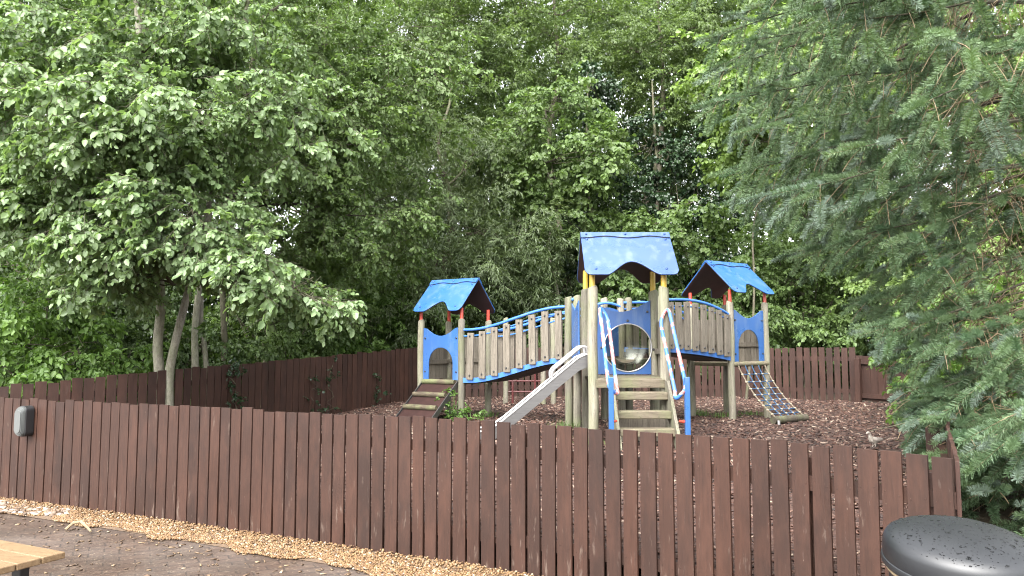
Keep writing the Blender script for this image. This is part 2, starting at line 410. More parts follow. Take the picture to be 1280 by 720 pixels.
BOXV = np.array([(-1,-1,-1),(1,-1,-1),(1,1,-1),(-1,1,-1),(-1,-1,1),(1,-1,1),(1,1,1),(-1,1,1)], float)*.5
BOXF = np.array([(3,2,1,0),(4,5,6,7),(0,1,5,4),(1,2,6,5),(2,3,7,6),(3,0,4,7)])
def chips_mat():
    t = NT('bark_chip'); col = t.ramp(t.island(), [(0,(.015,.008,.006)),(.45,(.054,.024,.016)),(.80,(.098,.049,.034)),(.92,(.165,.108,.08)),(1,(.28,.22,.17))])
    return t.done(t.bsdf(col, .6, None, .45))
m = 42000
P = rand_bark(m, .9); taper = BOXV.copy(); taper[[1,2,5,6],1] *= .4
V, Fc = bake(taper, BOXF, P+np.array([0,0,.004]), rot_zyx(RNG.random(m)*6.28, RNG.normal(0,.28,m), RNG.normal(0,.28,m)),
             np.column_stack([RNG.uniform(.025,.085,m), RNG.uniform(.012,.032,m), RNG.uniform(.005,.012,m)]))
tag(np_mesh('bark_chips', V, Fc, chips_mat()), 'brown bark chippings spread over the play area ground', 'bark chips', kind='stuff')

# gravel strip at the foot of the front fence
def ico(sub=1):
    import bmesh
    bm = bmesh.new(); bmesh.ops.create_icosphere(bm, subdivisions=sub, radius=.5)
    v = np.array([q.co[:] for q in bm.verts]); f = np.array([[w.index for w in q.verts] for q in bm.faces]); bm.free(); return v, f
IV, IF = ico(1)
def gravel_mat(stops):
    t = NT('pebble'); col = t.ramp(t.island(), stops)
    n = t.noise(t.coord((1,1,1)), 60, 4); col = t.mix(t.math('MULTIPLY', n, .5), col, (.12,.07,.035))
    return t.done(t.bsdf(col, .6, None, .4))
def strip(m, lo, hi, w0, w1):
    u = RNG.uniform(lo, hi, m); k = u*(len(FPS)-1); P = FPS[k.astype(int)]; v = RNG.random(m)
    jag = .05*np.sin(u*60)+.03*np.sin(u*143+1)
    d = -.005 - v*(w0+(w1-w0)*u+jag); nrm = np.array([.44,.90])
    return P + nrm*d[:,None], v
parts = []
for q in range(6):
    m = 4200; P, v = strip(m, .06, .82, .30, .40)
    pv = IV*(1+RNG.normal(0,.16,(len(IV),1))); s = RNG.uniform(.008,.024,m)
    z = .012+.035*(1-v)**1.5*RNG.random(m)
    parts.append(bake(pv, IF, np.column_stack([P, z]), rot_zyx(RNG.random(m)*6.28, RNG.normal(0,.4,m), RNG.normal(0,.4,m)), np.column_stack([s*1.25, s*.9, s*.65])))
V, Fc = merge(parts)
g = tag(np_mesh('gravel', V, Fc, gravel_mat([(0,(.050,.028,.014)),(.35,(.120,.064,.024)),(.75,(.18,.105,.042)),(.9,(.225,.165,.095)),(1,(.30,.26,.21))])), 'golden pebbles heaped along the foot of the front fence', 'gravel', kind='stuff')
V = []
nb = 200; fx = FPS[::max(1,len(FPS)//nb)]; d0, d1 = np.array([.44,.90])*-.34, np.array([.44,.90])*.02
bv = np.concatenate([np.column_stack([fx+d0, np.full(len(fx), .004)]), np.column_stack([fx+d1, np.full(len(fx), .03)])]); k = len(fx)
tag(np_mesh('gravel_bed', bv, np.stack([np.arange(k-1), np.arange(k-1)+1, np.arange(k-1)+1+k, np.arange(k-1)+k], 1), plain('sandy_grit', (.10,.062,.034), .9, (.06,.04,.024), 30, .8)), kind='structure')
parts = []
for q in range(4):
    m = 120; P, v = strip(m, .04, .30, .34, .30); pv = IV*(1+RNG.normal(0,.2,(len(IV),1))); s = RNG.uniform(.03,.075,m)
    parts.append(bake(pv, IF, np.column_stack([P, np.full(m,.02)]), rot_zyx(RNG.random(m)*6.28, RNG.normal(0,.3,m), RNG.normal(0,.3,m)), np.column_stack([s*1.2, s*.9, s*.5])))
V, Fc = merge(parts)
tag(np_mesh('cobbles', V, Fc, gravel_mat([(0,(.035,.026,.02)),(.45,(.09,.06,.04)),(.7,(.15,.118,.09)),(.85,(.25,.23,.21)),(1,(.33,.31,.29))])), 'larger white and brown stones at the left end of the gravel strip', 'stones', kind='stuff')
# scraps blown over the patio
m = 900; u = RNG.random(m); Px = RNG.uniform(-6,1.5,m); Py = np.array(yf(Px))-.45-RNG.random(m)**1.6*3.0
V, Fc = bake(taper, BOXF, np.column_stack([Px, Py, np.full(m,.006)]), rot_zyx(RNG.random(m)*6.28, RNG.normal(0,.1,m), RNG.normal(0,.1,m)), np.column_stack([RNG.uniform(.01,.05,m), RNG.uniform(.006,.02,m), RNG.uniform(.003,.008,m)]))
tag(np_mesh('leaf_litter', V, Fc, gravel_mat([(0,(.03,.02,.014)),(.5,(.085,.055,.034)),(.85,(.20,.14,.08)),(1,(.34,.28,.20))])), 'small brown scraps of leaf and grit scattered over the patio', 'leaf litter', kind='stuff')
tw = MB(); p0 = onz(82,662,.02); tw.tube([p0, p0+[.03,.05,.04], p0+[.10,.04,.055], p0+[.20,-.03,.02], p0+[.26,-.10,.01]], [.012,.011,.011,.010,.007], 6)
tag(tw.build('twig', MT['twig'], None, True), 'short bent tan twig lying on the patio beside the gravel', 'twig')

# ------------------------------------------------------------------ fences
def fence(name, label, line, ztop, zbot, pitch, frac, mat, postside=1, bay=1.75, rails=(.22,.80), thick=.018, jit=.006, skip=None, post_h=.93, rail_front=False):
    """line: plan polyline (dense); ztop/zbot functions of arc 0..1; boards face the camera, posts and rails stand behind"""
    line = np.asarray(line, float); seg = np.linalg.norm(np.diff(line, axis=0), axis=1); s = np.concatenate([[0], np.cumsum(seg)]); L = s[-1]
    P = lambda q: np.array([np.interp(q, s, line[:,0]), np.interp(q, s, line[:,1])])
    T = lambda q: (lambda d: d/np.linalg.norm(d))(P(min(L, q+.1))-P(max(0, q-.1)))
    c = P(L/2); t = thing(name, (c[0], c[1], zbot(.5)), label, 'fence', 'brown boarded fences round the play area')
    q = 0.0; bays = []; cur = MB(); start = 0.0
    while q < L-.05:
        w = pitch(q/L)*random.gauss(1,.035); mid = q+w/2
        if not (skip and skip[0] < mid < skip[1]):
            a = T(mid); nx = np.array([a[1], -a[0]])          # towards the camera side
            zt = ztop(mid/L)+random.gauss(0, jit); zb = zbot(mid/L)+random.uniform(0,.02)
            lean = random.gauss(0,.004); o = P(mid)+nx*random.gauss(0,.0015)
            tw_ = random.gauss(0,.02); a, nx = np.array([a[0]+nx[0]*tw_, a[1]+nx[1]*tw_]), np.array([nx[0]-a[0]*tw_, nx[1]-a[1]*tw_])
            ax = np.array([[a[0],a[1],lean],[nx[0],nx[1],0],[-lean*a[0],-lean*a[1],1]])
            for rz in rails:             # nail heads
                for e in (-.28,.28): cur.box((o[0]+a[0]*e*w+nx[0]*(thick/2+.0008), o[1]+a[1]*e*w+nx[1]*(thick/2+.0008), zb+(zt-zb)*rz+random.uniform(-.02,.02)), (.007,.0016,.007), ax)
            cur.box((o[0],o[1],(zt+zb)/2), (w*frac(q/L)+random.gauss(0,.0015), thick, zt-zb), ax)
        q += w
        if q-start >= bay: bays.append((start, q, cur)); cur = MB(); start = q
    if cur.v: bays.append((start, L, cur))
    sd = -postside
    for b0, b1, mb in bays:
        if mb.v: mb.build('board_panel', mat, t, False, .0025)
        n = 6
        for rz in rails:
            rb = MB(); pts = [b0+(b1-b0)*k/n for k in range(n+1)]
            for k in range(n):
                m0 = (pts[k]+pts[k+1])/2
                if skip and skip[0]-.05 < m0 < skip[1]+.05:
                    if rb.v: rb.build('rail', mat, t)
                    rb = MB(); continue
                a = T(m0); nx = np.array([a[1],-a[0]]); o = P(m0)+nx*sd*(thick/2+.021)
                za = zbot(pts[k]/L)+(ztop(pts[k]/L)-zbot(pts[k]/L))*rz; zc = zbot(pts[k+1]/L)+(ztop(pts[k+1]/L)-zbot(pts[k+1]/L))*rz
                ln = pts[k+1]-pts[k]; sl = (zc-za)/ln
                d = np.array([a[0],a[1],sl]); d /= np.linalg.norm(d); up = np.array([-sl*a[0],-sl*a[1],1]); up /= np.linalg.norm(up)
                rb.box((o[0],o[1],(za+zc)/2), (ln*1.002, .038, .075), [d,[nx[0],nx[1],0],up])
            if rb.v: rb.build('rail', mat, t)
        a = T(b0); nx = np.array([a[1],-a[0]]); o = P(b0+.06)+nx*sd*(thick/2+.043+.045); zb = zbot(b0/L)
        pb = MB(); hh = (ztop(b0/L)-zb)*post_h; pb.box((o[0],o[1],zb+hh/2-.05), (.085,.085,hh+.1), [[a[0],a[1],0],[nx[0],nx[1],0],[0,0,1]])
        pb.build('post', mat, t, False, .004)
    return t
fence('picket_fence', 'low brown picket fence along the gravel, nearest the viewer, carrying the lamp', FPS, lambda u: 1.0, lambda u: .015,
      lambda u: .131-.022*u, lambda u: .925-.125*u, MT['fence'])
# left boundary fence, climbing with the ground
LB = resample(smooth_poly(BACK[:8], 2), .03)
def lz(u):
    k = u*(len(LB)-1); i0 = int(min(k, len(LB)-2)); x = LB[i0][0]; return float(plateau(x))
seg = np.concatenate([[0], np.cumsum(np.linalg.norm(np.diff(LB, axis=0), axis=1))])
tx = at(206,480,10.0)[0]; sk = float(seg[np.argmin(abs(LB[:,0]-tx))])
fence('boundary_fence', 'dark brown board fence climbing along the left side below the trees, with ivy on it', LB, lambda u: lz(u)+1.0, lambda u: lz(u)-.02,
      lambda u: .125, lambda u: .88, MT['fence_back'], skip=(sk-.07, sk+.08), jit=.009)
BB = resample(BACK[7:11], .03)
fence('back_fence', 'dark brown board fence across the back behind the climbing frame', BB, lambda u: 1.49+.0*u, lambda u: .50,
      lambda u: .128, lambda u: .80, MT['fence_back'], jit=.008)
RB = resample(BACK[10:], .03)
fence('boarded_fence', 'close boarded brown fence panel with its rails showing, behind the spruce twigs', RB, lambda u: 1.36-.10*u, lambda u: .55-.03*u,
      lambda u: .125, lambda u: .985, MT['fence_back'], postside=-1, rails=(.12,.86), jit=.003)
SD = resample(np.array([FPS[-1]+[.05,.02], (2.72,4.75), (3.9,6.7), (6.3,10.6), (7.3,12.2)]), .03)
fence('side_fence', 'brown board fence running back from the corner behind the spruce', SD, lambda u: .985+.22*u, lambda u: .06+.30*u,
      lambda u: .118, lambda u: .88, MT['fence_back'], postside=1)
# weathered frame leaning on the far fence
p = at(1204,498,12.0); t = thing('wooden_frame', (p[0],p[1],.53), 'weathered grey wooden frame leaning by the far fence behind the spruce', 'wooden frame')
mb = MB()
for dx, zz, w, hh in ((-.10,.27,.07,.56),(.16,.27,.07,.56)): mb.box((p[0]+dx,p[1],.53+zz), (w,.04,hh))
mb.build('upright', MT['old'], t, False, .003)
mb = MB()
for zz in (.06,.28,.52): mb.box((p[0]+.03,p[1]-.032,.53+zz), (.36,.022,.085))
mb.build('crossbar', MT['old'], t, False, .003)

# bulkhead lamp on the front fence
i0 = int(np.argmin(abs(FPS[:,0]-onz(39,499,1.0)[0]))); a = FPS[i0+5]-FPS[i0-5]; a /= np.linalg.norm(a); nx = np.array([a[1],-a[0]])
c = FPS[i0]; zc = .985-.19
t = thing('fence_lamp', (c[0],c[1],zc), 'grey fronted black bulkhead lamp fixed near the left end of the picket fence', 'lamp')
def rounded(w, h, r, n=6):
    pts = []
    for cx, cy, a0 in ((w/2-r,h/2-r,0),(-w/2+r,h/2-r,90),(-w/2+r,-h/2+r,180),(w/2-r,-h/2+r,270)):
        for k in range(n+1): q = R(a0+90*k/n); pts.append((cx+r*math.cos(q), cy+r*math.sin(q)))
    return pts
fr = lambda off: (c[0]+nx[0]*off, c[1]+nx[1]*off, zc)
MB().prism(rounded(.125,.29,.045), .085, fr(.012), (a[0],a[1],0), (0,0,1), (nx[0],nx[1],0)).build('housing', MT['black'], t, False, .006)
df = MB()
for k in range(5):
    f = 1-.06*k*k/4; df.prism(rounded(.115*f,.275*f,.045*f), .0081, fr(.098+.008*k), (a[0],a[1],0), (0,0,1), (nx[0],nx[1],0))
df.build('diffuser', MT['diffuser'], t, True)

# ------------------------------------------------------------------ climbing frame
Z0 = .53
CF = thing('play_structure', (1.2,9.0,Z0), 'wooden climbing frame with three blue roofs, two wavy bridges, a slide, steps and a net', 'climbing frame')
def post(x, y, ztop, r=.05, zb=Z0-.12, mat='post', parent=CF, name='post'):
    mb = MB(); k = 7; ph = random.random()*6
    pts = [(x+.004*math.sin(ph+q*1.3), y+.004*math.cos(ph+q*1.7), zb+(ztop-zb-.012)*q/k) for q in range(k+1)]+[(x,y,ztop)]
    mb.tube(pts, [r]*(k+1)+[r*.86], 14); return mb.build(name, MT[mat], parent, True)
def bolts(pts, n, r, parent, mat='bolt', h=.012):
    n = np.array(n, float); n /= np.linalg.norm(n)
    for p in pts:
        MB().tube([np.array(p)-n*.004, np.array(p)+n*h*.6, np.array(p)+n*h], [r, r, r*.6], 10).build('bolt', MT[mat], parent, True)
def roof_outline(L, T, a0=.24, a1=.80, depth=.30, rc=.07):
    pts = [(0,0),(L,0)]
    n = 40; low = []
    for k in range(n+1):
        s = 1-k/n
        b = 0 if s < a0 or s > a1 else .5-.5*math.cos(2*math.pi*(s-a0)/(a1-a0))
        b = b**.75
        t = T*(1-depth*b)
        e = min(s, 1-s)*L
        if e < rc: t -= rc-math.sqrt(max(0, rc*rc-(rc-e)**2))
        low.append((s*L, t))
    return pts+low
def roof(origin, a, n, L, drop, run, label, mat='blue', asym=0):
    """origin: middle of the ridge; a ridge direction, n front direction (plan)"""
    o = np.array(origin, float); a3 = np.array([a[0],a[1],0]); T = math.hypot(drop, run); rp = None
    for sgn in (1,-1):
        nd = np.array([n[0],n[1],0])*sgn
        down = (nd*run+np.array([0,0,-drop]))/T; nor = nd*drop/T+np.array([0,0,run/T])
        o0 = o-a3*L/2
        nm = 'roof' if sgn == 1 else 'rear_panel'
        par = CF if sgn == 1 else rp
        q = MB().prism(roof_outline(L, T, .24+asym, .80+asym), .013, o0+nor*.0, a3, down, nor).build(nm, MT[mat], par, False, .003)
        if sgn == 1: rp = q; tag(rp, label)
        MB().prism([(x*.985+.0075*L, y*.98+.003) for x, y in roof_outline(L, T, .24+asym, .80+asym)], .006, o0-nor*.0075, a3, down, nor).build('underside', MT['under'], rp, False)
        cap = [(0,-.005),(L,-.005)]+[(L*(1-k/40), .075+.016*math.sin((1-k/40)*math.pi*4+1.2)) for k in range(41)]
        MB().prism(cap, .010, o0+nor*.0165, a3, down, nor).build('ridge_cap', MT[mat], rp, False, .002)
        strip_ = [(.012,.074+.016*math.sin(1.2)+.0)]  # dark strip painting in the shadow line under the cap's wavy edge
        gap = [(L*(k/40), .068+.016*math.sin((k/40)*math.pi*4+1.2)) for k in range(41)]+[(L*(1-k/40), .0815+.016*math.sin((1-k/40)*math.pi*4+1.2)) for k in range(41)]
        MB().prism(gap, .0028, o0+nor*.0134, a3, down, nor).build('cap_shadow_strip', MT['dark_bolt'], rp, False)
        pts = [o0+a3*L*f+down*.035+nor*.027 for f in (.06,.5,.94)]+[o0+a3*L*f+down*(T*.93-.04)+nor*.0135 for f in (.12,.87)]+[o0+a3*L*f+down*.115+nor*.0135 for f in (.06,.94)]
        bolts(pts, nor, .014, rp)
    return rp
def panel_arch(o, a, n, w, h, ow, oh, mat, parent=CF, dip=.11):
    """blue panel with dished top and an arched doorway; o = bottom middle"""
    top = [(w/2-k/20*w, h-dip*math.sin(math.pi*min(1, max(0, (k/20-.08)/.84)))) for k in range(21)]
    arch = [(-ow/2, 0), ]+[(-ow/2*math.cos(math.pi*k/16), oh-ow*.55+ow*.55*math.sin(math.pi*k/16)) for k in range(17)]+[(ow/2, 0)]
    out = [(w/2,0)]+top+[(-w/2,0)]+arch
    return MB().prism(out, .016, np.array(o, float)-np.array([n[0],n[1],0])*.008, (a[0],a[1],0), (0,0,1), (n[0],n[1],0)).build('guard_panel', MT[mat], parent, False, .003)
def board_wall(pa, pb, z0, z1, nb, rail=.45, mat='slat', parent=CF):
    pa, pb = np.array(pa, float), np.array(pb, float); d = pb-pa; L = np.linalg.norm(d); d /= L; nx = np.array([d[1],-d[0]])
    mb = MB()
    for k in range(nb):
        c = pa+d*L*(k+.5)/nb; mb.box((c[0],c[1],(z0+z1)/2+random.uniform(-.01,.01)), (L/nb*.94,.022,z1-z0), [[d[0],d[1],0],[nx[0],nx[1],0],[0,0,1]])
    w = mb.build('board_wall', MT[mat], parent, False, .003)
    for f in (rail,):
        c = (pa+pb)/2+nx*.03; MB().box((c[0],c[1],z0+(z1-z0)*f), (L*.98,.035,.06), [[d[0],d[1],0],[nx[0],nx[1],0],[0,0,1]]).build('wall_rail', MT[mat], w, False, .003)
    return w
def deck(pts, z, th=.05, mat='beam', parent=CF):
    n = len(pts); c = np.mean(np.array(pts), 0); pts = [tuple(c+(np.array(p)-c)*.97) for p in pts]
    return MB().prism(pts, th, (0,0,z-th), (1,0,0), (0,1,0), (0,0,1)).build('deck', MT[mat], parent, False, .004)

# --- side towers
def side_tower(corner, near, th, S, zd, tube, label, left):
    a = np.array([math.cos(th), math.sin(th)]); n = np.array([math.sin(th), -math.cos(th)])
    if left: FR_ = np.array(near); FL_ = FR_-a*S
    else: FL_ = np.array(near); FR_ = FL_+a*S
    BL_, BR_ = FL_-n*S, FR_-n*S
    zt = zd+.83
    for p in (FL_,FR_,BL_,BR_):
        post(p[0],p[1],zt,.047)
        MB().tube([(p[0],p[1],zt-.05),(p[0],p[1],zt+.16)], .024, 10).build('roof_tube', MT[tube], CF, True)
    c = (FL_+FR_+BL_+BR_)/4
    roof((c[0],c[1],zd+1.40), a, n, S*1.17, .46, S*.70, label)
    deck([FL_,FR_,BR_,BL_], zd)
    mid = (FL_+FR_)/2
    g = panel_arch((mid[0],mid[1],zd+.01), a, n, S-.09, .71, (S-.09)*.68, .44, 'blue_worn' if False else 'blue')
    bolts([(mid[0]+a[0]*s*(S/2-.08)+n[0]*.01, mid[1]+a[1]*s*(S/2-.08)+n[1]*.01, zd+z) for s in (-1,1) for z in (.12,.58)], (n[0],n[1],0), .012, g, 'dark_bolt')
    board_wall(BL_+a*.05, BR_-a*.05, zd+.0, zd+.60, 6)
    if left: board_wall(FL_-n*.05, BL_+n*.05, zd, zd+.55, 6)
    else: board_wall(BR_+n*.05, FR_-n*.05, zd, zd+.55, 6)
    return FL_,FR_,BL_,BR_,a,n
lFL,lFR,lBL,lBR,la,ln_ = side_tower(None, (-.683,10.2), R(-30), .68, 1.045, 'red', 'blue pitched roof of the left tower on red tubes', True)
rFL,rFR,rBL,rBR,ra,rn = side_tower(None, (2.96,10.2), R(33), .72, 1.29, 'red', 'blue pitched roof of the right tower on red tubes', False)

# --- main tower
mFL,mFR,mRL,mRR = (.835,7.8),(1.580,7.8),(.840,8.55),(1.605,8.55); ZD = 1.185
for p, zt in ((mFL,2.125),(mFR,2.125),(mRL,2.15),(mRR,2.14)):
    post(p[0],p[1],zt,.053)
    MB().tube([(p[0],p[1],zt-.05),(p[0],p[1],zt+.22)], .031, 12).build('roof_tube', MT['yellow'], CF, True)
roof((1.235,8.18,2.735), np.array([1.,.0]), np.array([0.,-1.]), .97, .50, .52, 'wide pale blue roof of the middle tower on yellow tubes', 'blue_sheen')
# deck boards
d0 = deck([(.80,7.76),(1.63,7.76),(1.65,8.6),(.80,8.6)], ZD, .03)
MB().box((1.21,7.735,ZD-.055), (.70,.035,.085)).build('fascia', MT['beam'], d0, False, .004)
# round-hole panel
def hole_panel(cx, y0, z0, x0, x1, z1, dip, hc, hr, th, mat):
    n = 64; out = []; inn = []
    def topz(x): return z1-dip*math.sin(math.pi*min(1, max(0, ((x-x0)/(x1-x0)-.04)/.92)))**.8
    for k in range(n):
        q = 2*math.pi*(k+.5)/n; dx, dz = math.cos(q), math.sin(q); lo, hi = 0, 2
        for _ in range(40):
            m = (lo+hi)/2; x, z = hc[0]+dx*m, hc[1]+dz*m
            if x0 <= x <= x1 and z0 <= z <= topz(min(max(x,x0),x1)): lo = m
            else: hi = m
        out.append((hc[0]+dx*lo, hc[1]+dz*lo)); inn.append((hc[0]+dx*hr, hc[1]+dz*hr))
    # pin true corners
    for cxn, czn in ((x0,z0),(x1,z0),(x0,z1),(x1,z1)):
        k = min(range(n), key=lambda i: (out[i][0]-cxn)**2+(out[i][1]-czn)**2); out[k] = (cxn, czn)
    vs = [(p[0],y0,p[1]) for p in out]+[(p[0],y0,p[1]) for p in inn]+[(p[0],y0+th,p[1]) for p in out]+[(p[0],y0+th,p[1]) for p in inn]
    fs = []
    for k in range(n):
        j = (k+1) % n
        fs += [(k,j,n+j,n+k),(2*n+j,2*n+k,3*n+k,3*n+j),(k,2*n+k,2*n+j,j),(n+k,n+j,3*n+j,3*n+k)]
    mb = MB(); mb.add(vs, fs); return mb.build('guard_panel', MT[mat], CF, False)
hc, hr = (1.305, 1.495), .268
hp = hole_panel(1.3, 8.50, ZD+.012, .885, 1.565, 2.03, .13, hc, hr, .016, 'blue_worn')
prof = [(hr+.0,0.0)]+[(hr*math.cos(q), hr*.62*math.sin(q)) for q in np.linspace(.08, math.pi/2-.001, 9)]
MB().lathe(prof, (hc[0],8.517,hc[1]), 36, [[1,0,0],[0,0,1],[0,1,0]]).build('bubble_window', MT['dome'], hp, True)
MB().tube([(hc[0]+hr*math.cos(q), 8.495, hc[1]+hr*math.sin(q)) for q in np.linspace(0, 2*math.pi, 49)], .007, 6).build('window_ring', MT['rim'], hp, True)
bolts([(hc[0],8.50,hc[1]+hr+.035),(hc[0]+hr+.02,8.50,hc[1]-.02),(hc[0]-hr-.03,8.50,hc[1]),(.92,8.5,1.9),(1.53,8.5,1.9)], (0,-1,0), .014, hp, 'dark_bolt')
# blue side board at the left of the tower and a low one opposite
MB().prism([(0,0),(.60,0),(.60,.80),(.30,.70),(0,.80)], .016, (.775,8.62,ZD+.05), (-.05,.999,0), (0,0,1), (-.999,-.05,0)).build('guard_panel', MT['blue'], CF, False, .003)
board_wall((1.66,8.6),(1.62,7.9), ZD, ZD+.60, 6)
# steps
st = MB()
ZS = [1.052,.878,.722]; YS = [7.66,7.50,7.34]
for sx in (1.01,1.575):
    m = MB(); m.prism([(7.80,ZD-.06),(7.80,ZD-.25),(7.22,Z0-.05),(7.08,Z0-.05),(7.08,Z0+.04),(7.62,ZD-.02)], .03, (sx-.015,0,0), (0,1,0), (0,0,1), (1,0,0)); 
    q = m.build('stringer', MT['post'], CF, False, .004)
for z, y in zip(ZS, YS): MB().box((1.292,y,z-.04), (.545,.15,.078)).build('tread', MT['beam'], CF, False, .012)
MB().box((1.292,7.72,.70), (.545,.018,.30)).build('back_board', MT['slat'], CF, False, .003)
# handrail loops and the blue newels they end on
def arc(p0, p1, p2, n=6):
    p0, p1, p2 = (np.array(p, float) for p in (p0, p1, p2))
    return [(1-t)**2*p0+2*t*(1-t)*p1+t*t*p2 for t in np.linspace(0, 1, n)]
def loop(A, B, C, D):
    A, B, C, D = (np.array(q, float) for q in (A,B,C,D))
    L = lambda p, q, f: p+(q-p)*f
    pts = arc(L(A,C,.55), A, L(A,B,.10))+[L(A,B,.3),L(A,B,.5),L(A,B,.75)]+arc(L(A,B,.93), L(B,A,-.03), L(B,D,.5))+arc(L(B,D,.6), L(D,B,-.25), L(D,C,.10))+[L(D,C,.3),L(D,C,.6)]+arc(L(D,C,.88), C, L(C,A,.45))
    return MB().tube(pts, .0185, 10).build('handrail', MT['chip_rail'], CF, True)
h = lambda x, y, Y: at(x, y, Y)
loop(h(749,381,7.74), h(761,484,7.12), h(760,398,7.72), h(772,494,7.17))
loop(h(835,382,7.74), h(858,484,7.12), h(825,401,7.72), h(846,500,7.17))
for x, z in ((.93,1.22),(1.645,1.22)):
    MB().box((x,7.12,(Z0-.1+z)/2), (.045,.06,z-Z0+.1)).build('newel', MT['blue'], CF, False, .006)
    MB().tube([(x,7.12,.80),(x+(.06 if x < 1.2 else -.05),7.22,.80)], .012, 8).build('bracket', MT['red'], CF, True)

# --- slide
SL = []
xs_ = [.86,.78,.70,-.10,-.21,-.30,-.40]; zs_ = [1.29,1.29,1.255,.600,.525,.490,.485]
yc, hw = 8.12, .20
bed = MB(); vs = []
for x, z in zip(xs_, zs_): vs += [(x,yc-hw,z+.13),(x,yc-hw,z),(x,yc+hw,z),(x,yc+hw,z+.13)]
fs = [(4*i+k, 4*i+k+1, 4*i+5+k, 4*i+4+k) for i in range(len(xs_)-1) for k in range(3)]
bed.add(vs, fs); bo = bed.build('slide', MT['steel'], CF)
sm = bo.modifiers.new('thick', 'SOLIDIFY'); sm.thickness = .006; sm.offset = 0
for s in (-1,1):
    MB().tube([(x,yc+s*hw,z+.135) for x, z in zip(xs_, zs_)], .013, 8).build('rim', MT['rim'], bo, True)
    yy = yc+s*hw
    pts = arc((.80,yy,1.435),(.80,yy,1.53),(.72,yy,1.50), 5)+[(.6,yy,1.40),(.52,yy,1.335)]+arc((.45,yy,1.28),(.40,yy,1.235),(.425,yy,1.16), 5)
    MB().tube(pts, .0155, 8).build('handle', MT['rim'], bo, True)
MB().tube([(.02,yc,.70),(.02,yc,Z0-.1)], .025, 8).build('support', MT['steel'], bo, True)

# --- bridges
def bridge(na, nb_, w, zr, zb, nsl, hh_off=.0):
    """near-side ends na, nb_ (plan); w: vector to the far side; zr(t) handrail height, zb(t) deck height"""
    na, nb_, w = (np.array(q, float) for q in (na, nb_, w)); d = nb_-na; L = np.linalg.norm(d); d /= L; nn = np.array([d[1],-d[0]])
    N = 24; ts = np.linspace(0,1,N+1)
    m = MB(); vs = []
    for t in ts:
        p = na+(nb_-na)*t; q = p+w
        vs += [(p[0]+w[0]*.06,p[1]+w[1]*.06,zb(t)), (q[0]-w[0]*.06,q[1]-w[1]*.06,zb(t)), (q[0]-w[0]*.06,q[1]-w[1]*.06,zb(t)-.05), (p[0]+w[0]*.06,p[1]+w[1]*.06,zb(t)-.05)]
    m.add(vs, [(4*i+k, 4*i+(k+1)%4, 4*i+4+(k+1)%4, 4*i+4+k) for i in range(N) for k in range(4)]+[(0,1,2,3),(4*N+3,4*N+2,4*N+1,4*N)])
    br = m.build('bridge_deck', MT['rubber'], CF)
    for side in (0,1):
        o = w*side; sg = -1 if side == 0 else 1      # slats outside
        P = lambda t, z, off=0: np.array([na[0]+(nb_[0]-na[0])*t+o[0]+nn[0]*off*(-sg), na[1]+(nb_[1]-na[1])*t+o[1]+nn[1]*off*(-sg), z])
        MB().tube([P(t, zr(t), .0) for t in ts], .019, 10).build('handrail', MT['blue_tube'], br, True)
        MB().tube([P(t, zr(t)-.085, .0) for t in ts], .011, 8).build('lower_rail', MT['blue_tube'], br, True)
        sm_ = MB(); vs = []
        for t in ts:
            c = P(t, zb(t)-.005)
            for off, dz in ((.025,.032),(-.025,.032),(-.025,-.032),(.025,-.032)): vs.append((c[0]+nn[0]*off*(-sg), c[1]+nn[1]*off*(-sg), c[2]+dz))
        sm_.add(vs, [(4*i+k, 4*i+(k+1)%4, 4*i+4+(k+1)%4, 4*i+4+k) for i in range(N) for k in range(4)]+[(0,1,2,3),(4*N+3,4*N+2,4*N+1,4*N)])
        sm_.build('side_beam', MT['blue_tube'], br, True)
        for k in range(nsl):
            t = (k+.62)/nsl if nsl < 20 else 0; t = min(.985, (k+.75)/(nsl+.35))
            c = P(t, 0, .045); z0, z1 = zb(t)+.005, zr(t)-.045+random.uniform(-.012,.012)
            tl = random.gauss(0,.012)
            MB().box((c[0],c[1],(z0+z1)/2), (.098+random.uniform(-.004,.004),.028,z1-z0), [[d[0],d[1],tl],[nn[0],nn[1],0],[-tl*d[0],-tl*d[1],1]]).build('slat', MT['slat'], br, False, .004)
            e = P(t, 0, .06)
            for zz in (zb(t)+.06, zr(t)-.09):
                MB().tube([(e[0],e[1],zz),(e[0]-nn[0]*sg*.012,e[1]-nn[1]*sg*.012,zz)], [.014,.009], 8).build('bolt', MT['dark_bolt'], br, True)
    return br
sm01 = lambda t: t*t*(3-2*t)
hubL = lFR+la*1.60
bridge(lFR+la*.03, hubL, (lBR-lFR), lambda t: 1.735+.27*sm01(min(1,max(0,(t-.05)/.9))), lambda t: 1.062+.285*sm01(min(1,max(0,(t-.05)/.95))), 8)
rd = np.array([ra[0],ra[1]]); hubR = rFL-rd*1.28
bridge(hubR, rFL-rd*.03, (rBL-rFL), lambda t: 2.095-.13*t*t*t-.02*t*t+.03*math.sin(math.pi*t), lambda t: 1.475-.10*t*t-.02*t, 8)
